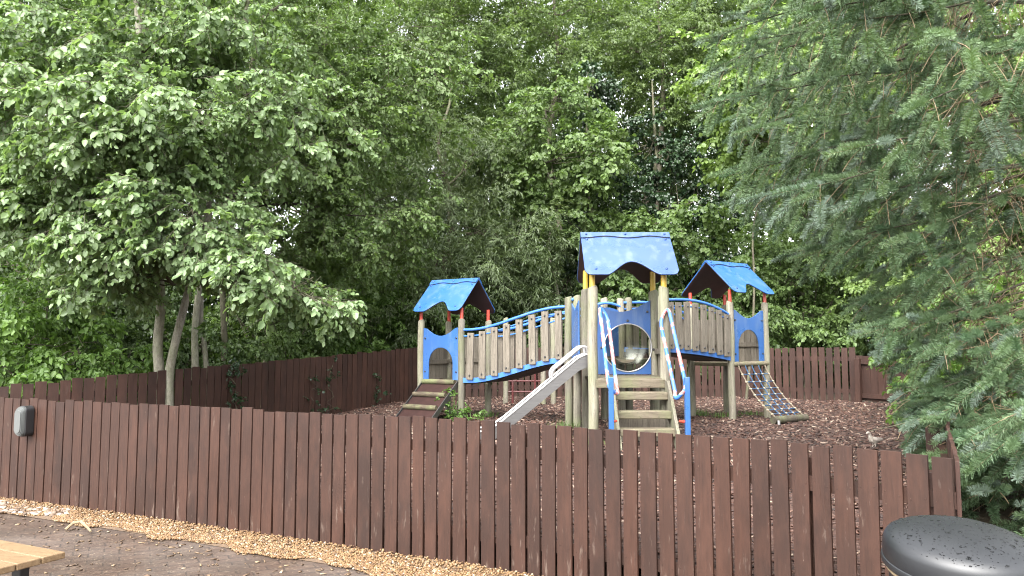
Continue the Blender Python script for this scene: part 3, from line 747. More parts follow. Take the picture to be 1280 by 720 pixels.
# hub posts and deck behind the main tower
hubLf, hubRf = hubL+(lBR-lFR), hubR+(rBL-rFL)
for p, zt in ((hubL+[.0,-.02],2.125),(hubL+[.10,-.08],2.13),(hubLf,2.12),(hubR,2.13),(hubRf+[-.03,.02],2.15),(hubRf+[.08,.06],2.16),(np.array([1.24,10.15]),2.16)):
    post(p[0],p[1],zt,.05)
MB().ball((hubL[0]+.05,hubL[1]-.10,2.09), .022, 10, 6).build('bolt_cap', MT['blue_tube'], CF, True)
deck([tuple(hubL), (.86,8.62), (1.62,8.62), tuple(hubR), tuple(hubRf), tuple(hubLf)], 1.36, .05)
pts = [np.array([hubLf[0]+(hubRf[0]-hubLf[0])*t, hubLf[1]+(hubRf[1]-hubLf[1])*t, 2.03+.06*math.sin(math.pi*t)]) for t in np.linspace(0,1,9)]
MB().tube(pts, .018, 8).build('hub_rail', MT['blue_tube'], CF, True)
hd = hubRf-hubLf; hl = np.linalg.norm(hd); hd = hd/hl
MB().prism([(0,0),(hl,0),(hl,.58)]+[(hl*(1-k/12), .58+.07*math.sin(math.pi*k/12)) for k in range(1,12)]+[(0,.58)], .016, (hubLf[0],hubLf[1]+.02,1.38), (hd[0],hd[1],0), (0,0,1), (hd[1],-hd[0],0)).build('guard_panel', MT['blue_worn'], CF, False, .003)

# --- left ramp
rw = .56; top0 = (lFL+lFR)/2; run = .66
def rp(s, t, dz=0): 
    q = top0+la*s+ln_*t; return np.array([q[0], q[1], 1.03-(1.03-Z0+.01)*t/run+dz])
m = MB(); vs = []
for t in (0.0, run):
    for s in (-rw/2, rw/2):
        for dz in (0,-.025): vs.append(rp(s,t,dz))
m.add(vs, [(0,2,6,4),(1,5,7,3),(0,4,5,1),(2,3,7,6),(4,6,7,5),(0,1,3,2)])
rm = m.build('ramp', MT['ramp'], CF)
for t in (.03,.24,.44): MB().tube([rp(-rw/2+.0,t,.02), rp(-rw/4,t,.024), rp(rw/4,t,.02), rp(rw/2-.03,t,.022)], [.034,.037,.036,.033], 10).build('cleat', MT['log'], rm, True)
for s in (-rw/2-.008, rw/2+.008): 
    m = MB(); vs = [rp(s-.006,0,.03),rp(s+.006,0,.03),rp(s+.006,0,-.06),rp(s-.006,0,-.06),rp(s-.006,run,.03),rp(s+.006,run,.03),rp(s+.006,run,-.06),rp(s-.006,run,-.06)]
    m.add(vs, [(0,1,2,3),(7,6,5,4),(0,4,5,1),(1,5,6,2),(2,6,7,3),(3,7,4,0)]); m.build('side_plate', MT['steel'], rm)

# --- cargo net on the right tower
ntop = (rFL+rFR)/2; 
MB().tube([np.array([*(ntop-ra*.36+rn*.02),1.27]), np.array([*(ntop+ra*.36+rn*.02),1.275])], .036, 10).build('net_beam', MT['log'] if False else MT['beam'], CF, True)
def npnt(s, t):
    w = .54+.02*t; x = t*.62; z = 1.26-(1.26-Z0-.07)*(t**.82) - .05*math.sin(math.pi*t)
    q = ntop+ra*(s*w-.02*t)+rn*(x+.04); return np.array([q[0],q[1],z])
NR, NC = 9, 5
m = MB()
for c_ in range(1,NC-1): m.tube([npnt(-.5+c_/(NC-1), k/24) for k in range(25)], .008, 6)
for r_ in range(1,NR): m.tube([npnt(-.5+k/8, r_/NR)+np.array([0,0,-.012*math.sin(math.pi*(k%2)/1)]) for k in range(9)], .008, 6)
net = m.build('cargo_net', MT['rope'], CF, True)
for s in (-.5,.5): MB().tube([npnt(s, k/24) for k in range(25)], .009, 6).build('edge_rope', MT['ropecream'], net, True)
for r_ in range(1,NR):
    for c_ in range(NC): MB().ball(npnt(-.5+c_/(NC-1), r_/NR), .017, 7, 5, (1.2,1,.8)).build('rope_knot', MT['cream'], net, True)
e0, e1 = npnt(-.62,1.0), npnt(.56,1.0); e0[2] = e1[2] = Z0+.045
MB().tube([e0, e0*.6+e1*.4, e1], [.047,.05,.048], 12).build('net_log', MT['dark_bark'], CF, True)
MB().tube([e0+[.06,-.03,.0], e0+[.06,-.04,-.12]], .018, 8).build('peg', MT['rim'], CF, True)

# --- red ladder behind the left bridge
LX = [at(632,480,13.0)[0], at(679,480,13.0)[0]]
t = thing('climbing_ladder', (sum(LX)/2,13.0,Z0), 'red runged climbing ladder between two wooden posts behind the left bridge', 'climbing ladder')
for x in (LX[0], LX[1]): post(x, 13.0, 2.0, .045, parent=t)
post(LX[1]+.17, 13.05, 2.0, .045, parent=t)
for x in (LX[0]+.12, LX[1]-.14): MB().tube([(x,13.0,Z0-.05),(x,13.0,1.12)], .018, 8).build('stile', MT['dullred'], t, True)
for z in (.74,.92,1.1): MB().tube([(LX[0],13.0,z),(LX[1],13.0,z)], .014, 8).build('rung', MT['dullred'], t, True)

# ------------------------------------------------------------------ bench and bin
bt = np.array([-2.30,3.97]); pd = np.array([-.90,.436]); ed = np.array([-.436,-.90])
t = thing('bench', (*(bt+pd*.7+ed*.24),0), 'pale slatted wooden bench on black legs at the edge of the patio', 'bench')
for k in range(4):
    o = bt+ed*(.125*k+.06)+pd*.75; MB().box((o[0],o[1],.433), (1.5,.119,.034), [[pd[0],pd[1],0],[ed[0],ed[1],0],[0,0,1]]).build('plank', MT['bench'], t, False, .005)
for s in (.22,1.25):
    o = bt+pd*s+ed*.25; lg = MB(); lg.box((o[0],o[1],.395), (.07,.44,.04), [[pd[0],pd[1],0],[ed[0],ed[1],0],[0,0,1]])
    for e in (-.16,.16): lg.box((o[0]+ed[0]*e,o[1]+ed[1]*e,.187), (.07,.05,.374), [[pd[0],pd[1],0],[ed[0],ed[1],0],[0,0,1]])
    lg.build('leg', MT['black'], t, False, .004)

BX, BY, BZ, BR = 1.265, 2.165, .93, .198
tl = -.141; axb = [[1,0,0],[0,math.cos(tl),-math.sin(tl)],[0,math.sin(tl),math.cos(tl)]]
t = thing('litter_bin', (BX,BY,0), 'charcoal plastic litter bin with a rain spotted domed lid beside the picket fence', 'litter bin')
MB().lathe([(0,0),(BR*.9,0),(BR*.93,.05),(BR*.95,BZ-.06),(BR*.90,BZ-.07),(0,BZ-.07)], (BX,BY,0), 48).build('body', MT['bin'], t, True)
lidp = [(BR*.95,-.074),(BR*1.02,-.074),(BR*1.03,-.066),(BR*1.02,-.058),(BR*1.006,-.056),(BR*1.012,-.045),(BR*1.01,-.014),(BR*.995,-.004),(BR*.965,.006),(BR*.86,.018),(BR*.6,.036),(BR*.3,.043),(.001,.045)]
MB().lathe(lidp, (BX,BY,BZ+.02), 64, axb).build('lid', MT['bin'], t, True)
MB().tube([(BX+BR*.97*math.cos(q), BY+BR*.97*math.sin(q), BZ-.064+.14*BR*math.sin(q)) for q in np.linspace(0,2*math.pi,49)], .006, 6).build('seam', MT['twig'], t, True)
ap = MB()
for q0 in (R(-95),):
    w_ = .10; ap.prism(rounded(.20,.10,.03), .012, (BX+BR*.945*math.cos(q0), BY+BR*.945*math.sin(q0), BZ-.22), (-math.sin(q0),math.cos(q0),0), (0,0,1), (math.cos(q0),math.sin(q0),0))
ap.build('slot', MT['black'], t)
dv, df_ = ico(2); dv = dv[:, :]*np.array([1,1,.34])
m = 900; rr_ = np.sqrt(RNG.random(m))*BR*.95; q = RNG.random(m)*6.283; lx, ly = rr_*np.cos(q), rr_*np.sin(q)
lz_ = np.interp(rr_, [p[0] for p in lidp[::-1]], [p[1] for p in lidp[::-1]])
Pd = np.array([BX,BY,BZ+.02])+lx[:,None]*np.array(axb[0])+ly[:,None]*np.array(axb[1])+lz_[:,None]*np.array(axb[2])
s = np.clip(RNG.lognormal(-5.85,.5,m), .0014, .011); yaw = RNG.random(m)*6.28
V, Fc = bake(dv, df_, Pd, rot_zyx(yaw, np.zeros(m), np.zeros(m)), np.column_stack([s*RNG.uniform(1,1.6,m), s, s]))
tag(np_mesh('raindrops', V, Fc, MT['drops'], t, True), kind='stuff')

# ------------------------------------------------------------------ bird
def bird():
    p = onz(1092,547,.0); zg = .47
    d = ray(1092,546); 
    Y = 7.4; p = at(1092,546,Y); p = np.array([p[0], p[1], float(bark_z(np.array(p[0]), np.array(p[1])))+.008])
    b = thing('bird', p, 'small pale long necked bird standing on the bark near the corner of the picket fence', 'bird')
    f = np.array([-.93,-.36,0]); up = np.array([0,0,1.]); sd = np.cross(up, f)
    verts = [(-.085,.075),(-.045,.070),(0,.066),(.035,.078),(.048,.108),(.052,.136),(.066,.146),(.083,.140),(.096,.134)]
    rad = [.006,.027,.036,.030,.017,.013,.0165,.010,.003]
    me = bpy.data.meshes.new('body'); co = [tuple(f*x+up*z) for x, z in verts]
    ed_ = [(i,i+1) for i in range(len(co)-1)]
    legs = []
    for s in (-1,1):
        k = len(co); co += [tuple(f*.0+up*.040+sd*s*.014), tuple(f*-.006+up*.020+sd*s*.014), tuple(f*.004+up*.003+sd*s*.014), tuple(f*.026+up*.002+sd*s*.017)]
        ed_ += [(2,k),(k,k+1),(k+1,k+2),(k+2,k+3)]; rad += [.008,.0034,.0032,.003]
    me.from_pydata(co, ed_, []); o = bpy.data.objects.new('body', me); COL.objects.link(o); o.parent = b
    sk_ = o.modifiers.new('skin', 'SKIN'); 
    if not me.skin_vertices: 
        bpy.context.view_layer.objects.active = o
    for v, r_ in zip(me.skin_vertices[0].data, rad): v.radius = (r_, r_)
    me.skin_vertices[0].data[2].use_root = True
    ss = o.modifiers.new('sub', 'SUBSURF'); ss.levels = ss.render_levels = 2; me.materials.append(MT['bird'])
    for s in (-1,1):
        m = MB(); c = p+f*-.030+up*.076+sd*s*.034
        m.ball(c, 1, 10, 6, (.055,.007,.022), [f, sd, up]); m.build('wing', plain('grey_wing', (.36,.31,.27), .8), b, True)
    m = MB(); e = p+f*.071+up*.149
    for s in (-1,1): m.ball(e+sd*s*.0135, .0032, 6, 4)
    m.build('eyes', MT['black'], b, True)
bird()

# ------------------------------------------------------------------ foliage
LEAF6 = np.array([(0,0,0),(.28,-.46,.10),(.70,-.40,.06),(1,0,-.10),(.70,.40,.06),(.28,.46,.10)], float)
LEAF6F = np.array([(0,1,2,3),(0,3,4,5)])
LEAF4 = np.array([(0,0,0),(.45,-.5,.08),(1,0,-.08),(.45,.5,.08)], float); LEAF4F = np.array([(0,1,2,3)])
def spray_protos(rng, nvar, nleaf, L, ll, lw, six=True, tilt=.45, droop=.25, spread=(.5,1.2)):
    """flat leafy twigs: list of (verts, faces, twig segments)"""
    out = []
    LV, LFc = (LEAF6, LEAF6F) if six else (LEAF4, LEAF4F)
    for _ in range(nvar):
        nt = max(2, nleaf//9); base = []; dirs = []; segs = []
        main = np.array([1,0,0.])
        for k in range(nt):
            if k == 0: o, dd, l = np.zeros(3), np.array([1,0,-.05]), L
            else:
                f = rng.uniform(.15,.8); sg = 1 if k % 2 else -1; an = sg*rng.uniform(.5,1.0)
                o = np.array([f*L,0,-.06*L*f]); dd = np.array([math.cos(an), math.sin(an), rng.normal(-.1,.18)]); l = L*rng.uniform(.3,.6)*(1.15-f)
            segs.append((o, o+dd*l))
            for j in range(9):
                s = (j+.7)/9; p = o+dd*l*s+np.array([0,0,-droop*l*s*s]); sg = 1 if j % 2 else -1
                yaw = math.atan2(dd[1],dd[0])+sg*rng.uniform(*spread)*(0.35 if j == 8 else 1)
                base.append(p); dirs.append(yaw)
        m = len(base); yaw = np.array(dirs)+rng.normal(0,.2,m)
        M = rot_zyx(yaw, rng.normal(.62,tilt*.8,m), rng.normal(0,tilt,m))
        s = rng.uniform(.45,1.22,m)
        V, Fc = bake(LV, LFc, np.array(base), M, np.column_stack([ll*s, lw*s, ll*s]))
        out.append((V, Fc, segs))
    return out
PROTO = {}
def protos(kind):
    if kind in PROTO: return PROTO[kind]
    rng = np.random.default_rng(abs(hash(kind)) % 1000 if False else sum(map(ord, kind)))
    cfg = {'broad': dict(nvar=6,nleaf=45,L=.55,ll=.085,lw=.060), 'hazel': dict(nvar=6,nleaf=45,L=.60,ll=.085,lw=.058),
           'far': dict(nvar=6,nleaf=54,L=.75,ll=.085,lw=.052,six=False), 'willow': dict(nvar=6,nleaf=63,L=.8,ll=.11,lw=.026,six=False,droop=.5,spread=(.3,.8)),
           'ivy': dict(nvar=5,nleaf=45,L=.40,ll=.075,lw=.072,six=True,tilt=.6), 'bush': dict(nvar=6,nleaf=36,L=.5,ll=.085,lw=.055),
           'maple': dict(nvar=6,nleaf=45,L=.7,ll=.10,lw=.085), 'weed': dict(nvar=4,nleaf=18,L=.18,ll=.065,lw=.045), 'tinyivy': dict(nvar=4,nleaf=18,L=.16,ll=.035,lw=.034,tilt=.7)}[kind]
    PROTO[kind] = spray_protos(rng, **cfg); return PROTO[kind]
def tri_twigs(P0, P1, r0, r1):
    P0, P1 = np.asarray(P0), np.asarray(P1); d = P1-P0; d /= np.linalg.norm(d, axis=1, keepdims=True)+1e-9
    a = np.where(np.abs(d[:,2:3]) < .9, np.array([[0,0,1.]]), np.array([[1.,0,0]])); u = np.cross(d, a); u /= np.linalg.norm(u, axis=1, keepdims=True)+1e-9; w = np.cross(d, u)
    m = len(P0); V = np.empty((m,6,3)); r0 = np.broadcast_to(r0, (m,)); r1 = np.broadcast_to(r1, (m,))
    for k in range(3):
        c, s = math.cos(2.0944*k), math.sin(2.0944*k)
        V[:,k] = P0+(c*u+s*w)*r0[:,None]; V[:,3+k] = P1+(c*u+s*w)*r1[:,None]
    f = np.array([(0,1,4,3),(1,2,5,4),(2,0,3,5)]); Fc = f[None]+(np.arange(m)*6)[:,None,None]
    return V.reshape(-1,3), Fc.reshape(-1,4)
def crown_arrays(kind, blobs, rng, density=1.0, size=1.0, twigs=False, droop=.35):
    """blobs: (centre, radii, n sprays)"""
    pr = protos(kind); pos = []; out = []
    for c, r, n in blobs:
        n = int(n*density); d = rng.normal(size=(n,3)); d /= np.linalg.norm(d, axis=1, keepdims=True)
        # knobbly envelope so that the outline breaks into clumps
        ph = rng.random(6)*6.28
        lump = 1+.22*np.sin(3*d[:,0]+ph[0])*np.sin(4*d[:,1]+ph[1])+.22*np.sin(5*d[:,2]+ph[2])*np.sin(4*d[:,0]+ph[3])
        rad = rng.random(n)**(1/2.3)*lump
        cp = np.array(c)+d*np.array(r)*rad[:,None]
        # sprays gather round a few shoots each, leaving darker hollows between
        nc = max(1, n//6); own = rng.integers(0, nc, n); rr = float(np.mean(r)); sg = np.array([.20,.20,.10])*min(1.3, max(.45, rr))*size
        cp = cp[own]+rng.normal(size=(n,3))*sg
        pos.append(cp); out.append(d[own]*.8+rng.normal(size=(n,3))*.25)
    P = np.concatenate(pos); D = np.concatenate(out); n = len(P)
    yaw = np.arctan2(D[:,1], D[:,0])+rng.normal(0,.6,n)
    pitch = droop+rng.normal(0,.35,n)-.45*np.clip(D[:,2],0,1); roll = rng.normal(0,.35,n)
    M = rot_zyx(yaw, pitch, roll); s = rng.uniform(.7,1.2,n)*size; k = rng.integers(0, len(pr), n)
    parts = []; tw0, tw1 = [], []; tn = rng.random(n); tint = []
    for j, (V, Fc, segs) in enumerate(pr):
        q = np.where(k == j)[0]
        if len(q) == 0: continue
        parts.append(bake(V, Fc, P[q], M[q], s[q])); tint.append(np.repeat(tn[q], len(V)))
        if twigs:
            for a, b in segs:
                tw0.append(np.einsum('mij,j->mi', M[q], a)*s[q][:,None]+P[q]); tw1.append(np.einsum('mij,j->mi', M[q], b)*s[q][:,None]+P[q])
    V, Fc = merge(parts)
    return V, Fc, np.concatenate(tint), P, (np.concatenate(tw0), np.concatenate(tw1)) if twigs else None
def wobble(a, b, n, amp, rng):
    a, b = np.array(a, float), np.array(b, float); t = np.linspace(0,1,n)[:,None]
    w = rng.normal(0, amp, (n,3))*np.sin(np.pi*t); return a+(b-a)*t+w
def tree(name, label, base, stems, kind, leaf, blobs, cat='tree', group='trees behind the play area', seed=0, density=1.0, size=1.0, twigs=False, bark='bark', limbs=7, droop=.35, cover=None):
    """stems: list of (points, r0, r1)"""
    rng = np.random.default_rng(seed+100)
    t = thing(name, base, label, cat, group)
    V, Fc, tint, P, tw = crown_arrays(kind, blobs, rng, density, size, twigs, droop)
    np_mesh('crown', V, Fc, LF[leaf], t, tint=tint)
    if stems:
        mb = MB()
        for pts, r0, r1 in stems:
            pts = smooth_poly(np.array(pts), 2); mb.tube(pts, list(np.linspace(r0, r1, len(pts))), 10)
        mb.build('trunk', MT[bark], t, True)
    if stems and limbs:
        mb = MB(); ends = [q for s_ in stems for q in smooth_poly(np.array(s_[0]), 2)[-16:]]
        P0, P1 = [], []; i = 0
        for c, r, n in blobs:
            c = np.array(c); cand = sorted(ends, key=lambda q: np.linalg.norm(q-c)+max(0,q[2]-c[2])*1.5+rng.random()*.5); e = cand[0]; pts = wobble(e, c, 6, .07*np.linalg.norm(c-e)**.5, rng)
            mb.tube(pts, list(np.linspace(.030*size+.006, .010, 6)), 6)
            for _ in range(limbs):
                q = P[i+rng.integers(0, max(1, int(n*density)))]; st = pts[rng.integers(2,6)]
                mb.tube(wobble(st, q, 5, .06, rng), list(np.linspace(.010,.003,5)), 5)
            i += int(n*density)
        mb.build('branches', MT['dark_bark'], t, True)
        if twigs:
            V, Fc = tri_twigs(tw[0], tw[1], .004, .0015); np_mesh('twigs', V, Fc, MT['dark_bark'], t)
    return t
def gz(x, y): return float(terrain(np.array(float(x)), np.array(float(y))))
def B(px, y, Y, r, n, sq=(1,1,.85)): return (at(px,y,Y), np.array(sq)*r, n)
def stem(pts, Y, r0, r1): return ([at(x,y,Y+dy) for x, y, dy in pts], r0, r1)

# 1 multi-stemmed pale tree at the left
bA = at(206,500,10.22); bA[2] = gz(bA[0],bA[1])
tree('broadleaf_tree', 'pale leaved tree with two grey stems rising through the gap in the left fence', bA,
     [([ (bA[0],bA[1],bA[2]-.1), at(200,472,10.2)]+[at(x,y,10.15+d) for x,y,d in ((196,430,0),(203,375,0),(195,310,0),(188,200,.1),(175,60,.2),(160,-120,.3))], .078,.03),
      ([ (bA[0]+.10,bA[1],bA[2]-.1), at(210,474,10.18)]+[at(x,y,10.12+d) for x,y,d in ((216,440,0),(231,380,0),(245,325,0),(268,230,0),(300,80,0),(320,-80,.1))], .068,.026)],
     'broad','broad',
     [B(60,110,9.2,.95,150),B(-40,60,9.4,1.0,110),B(180,60,9.6,1.0,150),B(190,170,8.9,.85,150),B(330,150,9.5,.85,120),B(90,215,8.9,.75,110),B(10,215,9.2,.7,80),
      B(240,262,8.7,.62,110,(1.2,1,.55)),B(150,285,8.9,.6,90,(1.2,1,.5)),B(310,315,8.75,.42,60,(1.3,1,.55)),B(368,352,8.75,.26,30,(1.3,1,.6)),B(165,345,9.0,.28,24,(1,1,.7)),B(285,60,10.0,.9,110),
      B(100,-70,10.2,.9,80),B(280,-60,10.2,.9,80),B(-60,200,9.8,.8,70),B(70,290,9.3,.5,50),B(120,315,9.0,.45,45,(1.2,1,.7)),B(245,305,8.8,.35,30,(1.2,1,.6)),B(30,250,9.2,.6,60),B(390,372,8.75,.17,14,(1.2,1,.7)),B(250,150,9.0,.7,80),B(130,150,8.7,.7,90)],
     seed=1, twigs=True, limbs=9, droop=.42, group=None)
# 2 stems just behind
bB = at(246,480,11.8); bB[2] = gz(bB[0],bB[1])
tree('slender_tree', 'slim grey trunk just right of the two stems, leaning under the same canopy', bB,
     [([bB-[0,0,.1]]+[at(x,y,11.8) for x,y in ((244,455),(243,405),(250,350),(262,270),(280,120),(300,-60))], .062,.025), ([bB+[.18,0,-.1]]+[at(x,y,11.9) for x,y in ((258,440),(251,410),(252,370))], .045,.03)],
     'hazel','hazel', [B(300,70,12.4,1.3,170),B(380,140,12.6,1.2,170),B(270,190,12.6,1.0,120),B(330,-80,12.6,1.3,130),B(360,240,12.4,.9,110)], seed=2, twigs=True)
bC = at(281,470,12.6); bC[2] = gz(bC[0],bC[1])
tree('slender_tree', 'thin dark trunk standing behind the left fence beside the ivy patch', bC,
     [([bC-[0,0,.1]]+[at(x,y,12.6) for x,y in ((281,440),(279,380),(274,300),(290,180),(330,20))], .06,.03)],
     'hazel','hazel', [B(430,60,13.2,1.4,190),B(440,180,13.0,1.2,170),B(480,270,13.2,.95,120),B(400,290,13.0,.85,110),B(440,-70,13.2,1.4,140),B(500,120,13.6,1.1,120)], seed=3, twigs=True, bark='dark_bark')
# undergrowth by the left fence
def bush(label, px, y, Y, blobs, kind='bush', leaf='bush', seed=0, stems=5, name='shrub', dens=1.0, size=1.0):
    b = at(px, y, Y); b[2] = gz(b[0], b[1]); rng = np.random.default_rng(seed)
    st = [([b+[rng.normal(0,.12),rng.normal(0,.08),-.1], b+[rng.normal(0,.3),rng.normal(0,.15),.5], np.array(bl[0])+rng.normal(0,.1,3)], .022,.008) for bl in blobs for _ in range(2)]
    return tree(name, label, b, st, kind, leaf, blobs, 'shrub', 'shrubs behind the fences', seed, dens, size, False, 'dark_bark', 4)
bush('broad leaved green shrub pressing over the far left end of the boundary fence', 60,470,10.6, [B(20,430,10.2,.75,100),B(100,440,10.4,.6,80),B(-60,400,10.4,.8,80),B(150,455,10.7,.4,40),B(60,370,10.9,.8,70)], seed=11)
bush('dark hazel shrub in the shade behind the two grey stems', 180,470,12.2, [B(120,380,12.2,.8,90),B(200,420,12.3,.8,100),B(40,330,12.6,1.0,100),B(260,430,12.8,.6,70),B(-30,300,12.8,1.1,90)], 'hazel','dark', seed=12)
bush('mid green shrub between the stems and the bright bush on the left fence', 350,460,14.2, [B(330,410,14.0,.95,120),B(400,370,14.4,1.0,120),B(290,380,14.2,.8,80),B(360,320,14.6,1.1,110)], 'hazel','hazel', seed=13)
bush('bright green bush over the left fence beside the left tower', 450,450,15.8, [B(440,400,15.6,1.05,150),B(500,380,15.8,.95,130),B(400,420,15.4,.7,80),B(520,420,16,.6,70),B(470,345,16,.9,90)], 'bush','bush', seed=14)
# middle trees
def simple_tree(label, px, Y, top_y, blobs, kind, leaf, seed, r=.12, name='woodland_tree', bark='dark_bark', lean=0, **kw):
    b = at(px, 460, Y); b[2] = gz(b[0], b[1])
    top = at(px+lean, top_y, Y)
    rng = np.random.default_rng(seed); pts = [b-[0,0,.2]]+list(wobble(b, top, 7, .22, rng)[1:])
    return tree(name, label, b, [(pts, r*.75, r*.08)], kind, leaf, blobs, seed=seed, bark=bark, **kw)
simple_tree('grey leaved willow tree behind the left tower and bridge', 560,17.0,60, [B(560,330,16.4,1.4,190),B(610,290,16.6,1.4,200),B(540,220,16.8,1.4,170),B(630,360,16.6,1.1,130),B(600,190,17.2,1.3,140),B(660,290,17,1.0,100),B(520,380,16.6,1.0,110),B(560,420,16.8,.9,90)], 'willow','willow',21, limbs=12)
simple_tree('leafy sapling with a thin pale trunk between the left and middle roofs', 700,17.2,150, [B(690,205,17.0,1.1,120),B(650,170,17.2,.9,80),B(740,190,17.2,.9,80),B(700,260,17.4,.9,70),B(690,130,17.4,.9,70)], 'maple','hazel',22, r=.07, bark='bark', lean=-22)
simple_tree('dark ivy clad trunk left of the middle roof', 735,18.2,90, [B(735,400,18,.75,110,(.8,.8,1.6)),B(735,300,18.1,.7,120,(.8,.8,1.7)),B(738,190,18.2,.62,100,(.8,.8,1.7)),B(745,110,18.2,.5,60,(.8,.8,1.4)),B(690,390,18.1,1.0,120),B(660,420,18.4,.9,90)], 'ivy','ivy',23, name='ivy_clad_tree', r=.13)
simple_tree('dark ivy clad trunk rising above the middle roof', 815,19.2,100, [B(800,250,19,.8,120,(.8,.8,1.7)),B(815,170,19,.6,90,(.7,.7,1.6)),B(850,190,19.2,.7,80),B(800,380,19,1.1,150),B(860,320,19,1.0,120),B(890,250,19.2,.9,90)], 'ivy','ivy',24, name='ivy_clad_tree', r=.16)
simple_tree('small maple behind the middle roof and right bridge', 845,17.4,230, [B(830,290,17,1.0,110),B(800,330,17.2,.9,90),B(870,380,17,1.0,110),B(780,400,17.2,.9,90),B(760,360,17.4,.8,60)], 'maple','hazel',25, r=.06)
bush('dense green shrub behind the right tower and net', 990,440,16.4, [B(960,300,16.2,1.0,110),B(1000,350,16,1.1,150),B(960,400,16,.9,110),B(1040,390,15.8,1.0,120),B(1040,300,16,1.0,110),B(910,350,16.4,.7,60)], 'hazel','hazel', seed=26)
bush('dark low shrub behind the back fence below the middle tower', 820,450,17.0, [B(760,430,16.6,.8,90),B(850,430,16.4,.8,90),B(910,430,16.4,.8,90),B(690,440,16.8,.8,80),B(620,440,16.8,.8,80)], 'hazel','dark', seed=27)
# taller trees behind
simple_tree('tall yellow green ash whose crown rises left of centre against the sky', 560,21.5,-60, [B(520,60,21,1.7,170),B(600,40,21.2,1.7,150),B(560,130,21.4,1.5,120),B(640,90,21.6,1.3,80),B(500,150,21,1.3,110),B(560,-80,21.4,2.0,150),B(480,0,21.6,1.8,150),B(510,40,20.4,1.3,130),B(440,30,20.6,1.3,110),B(560,10,21,1.4,120),B(450,100,22,1.5,110),B(600,-20,22,1.8,130)], 'far','ash',31, r=.2, limbs=14)
simple_tree('tall ash with thin crown and sky gaps above the sapling', 690,22.5,-80, [B(680,40,22,1.7,120),B(740,70,22.4,1.5,110),B(720,-60,22.4,2.0,140),B(640,0,22.4,1.7,150),B(700,120,23,1.2,60),B(690,-10,23,1.8,140),B(760,10,23,1.7,130)], 'far','ash',32, r=.2, limbs=14)
simple_tree('tall yellow green tree above the middle roof', 820,22,-60, [B(790,60,21.6,1.6,140),B(850,50,21.6,1.6,150),B(830,120,21.8,1.4,110),B(880,120,21.8,1.3,110),B(900,30,22,1.6,120),B(820,-80,22,2.2,150),B(860,0,22.4,1.8,150),B(930,80,22.4,1.6,130),B(800,180,21.8,1.2,70)], 'far','ash',33, r=.2, limbs=14)
simple_tree('bright lime green tree in front of the wood left of the spruce', 930,14.2,80, [B(915,95,13.8,.65,60),B(950,130,13.8,.6,60),B(930,175,13.8,.55,45),B(985,100,14,.8,70),B(965,60,14,.8,60),B(1000,190,14.2,.9,80)], 'maple','lime',34, r=.04, lean=40)
simple_tree('tall tree behind the spruce tips', 1010,18,0, [B(980,220,17.6,1.2,120),B(1040,200,17.4,1.3,140),B(1000,60,17.8,1.5,140),B(1080,90,17.6,1.5,150),B(1060,-50,17.8,1.8,140),B(1100,240,17.4,1.3,130),B(1060,320,17,1.2,120),B(1030,-20,17.8,1.6,130)], 'far','hazel',35, r=.16)
simple_tree('dense tree right of the spruce tips against the right edge', 1200,15.5,0, [B(1150,120,15,1.5,150),B(1230,60,15,1.5,140),B(1220,200,15,1.5,150),B(1300,150,15,1.5,100),B(1160,300,15,1.3,130),B(1240,330,14.8,1.3,130),B(1190,-40,15.2,1.7,130),B(1120,30,15.6,1.5,130),B(1270,250,15,1.4,120)], 'far','lime',36, r=.15)
simple_tree('dark tree behind the slender trunks at upper left', 330,17.5,-60, [B(300,200,16.6,1.5,150),B(390,210,16.6,1.4,140),B(230,120,16.8,1.7,150),B(420,40,17,1.7,150),B(330,30,17,1.8,150),B(470,180,17,1.3,110),B(200,260,16.6,1.4,130),B(440,300,17,1.2,110),B(250,0,17.2,1.7,140),B(380,-50,17.4,1.8,140)], 'far','hazel',37, r=.18)
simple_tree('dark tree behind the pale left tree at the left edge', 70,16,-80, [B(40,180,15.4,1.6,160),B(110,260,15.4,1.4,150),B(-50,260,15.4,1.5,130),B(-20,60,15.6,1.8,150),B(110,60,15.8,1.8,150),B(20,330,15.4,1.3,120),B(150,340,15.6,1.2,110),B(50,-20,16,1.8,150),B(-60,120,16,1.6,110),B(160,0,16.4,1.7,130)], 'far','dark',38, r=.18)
bush('leafy shrub behind the spruce at the right edge of the play area', 1250,520,9.0, [B(1235,470,9,.75,110),B(1290,420,9.2,.8,110),B(1255,540,8.6,.55,80),B(1180,420,11,.8,90),B(1290,520,8.4,.6,80)], 'bush','bush', seed=41)
# far rows that close the wood: copies sharing mesh data
protos_far = []
for j in range(2):
    rng = np.random.default_rng(50+j)
    bl = [(np.array([rng.uniform(-2.4,2.4), rng.uniform(-1.6,1.6), z]), np.array([2.0,1.8,1.4]), 150) for z in (1.2,2.2,3.4,4.6,5.8,7.0,8.2,9.6)]
    t = tree('background_tree', 'x', (0,0,0), [([(0,0,-.3),(.1,0,2.5),(-.1,.1,5),(.1,0,8)], .2,.05)], 'far', ('dark','hazel')[j], bl, group='trees far back in the wood', seed=60+j, size=1.4, bark='dark_bark')
    protos_far.append(t)
spots = [(-17,24,0,1.0),(-12.5,21,1,.95),(-8.5,22.5,0,1.05),(-4.8,25,1,.9),(-1.2,27,0,.8),(2.2,27.5,1,.78),(5.6,25.5,0,1.0),(9.4,22.5,1,1.05),(13.5,20,0,1.0),(17,18.5,1,1.0),(-14,17,1,.9),(12.5,16,0,.85),(20,25,0,1.1),(-22,20,1,1.0),(-7,30,1,1.2),(-2.5,32,0,1.2),(3.5,32,1,1.2),(8.5,30,0,1.2),(.6,29.5,0,1.0),(13,28,1,1.2)]
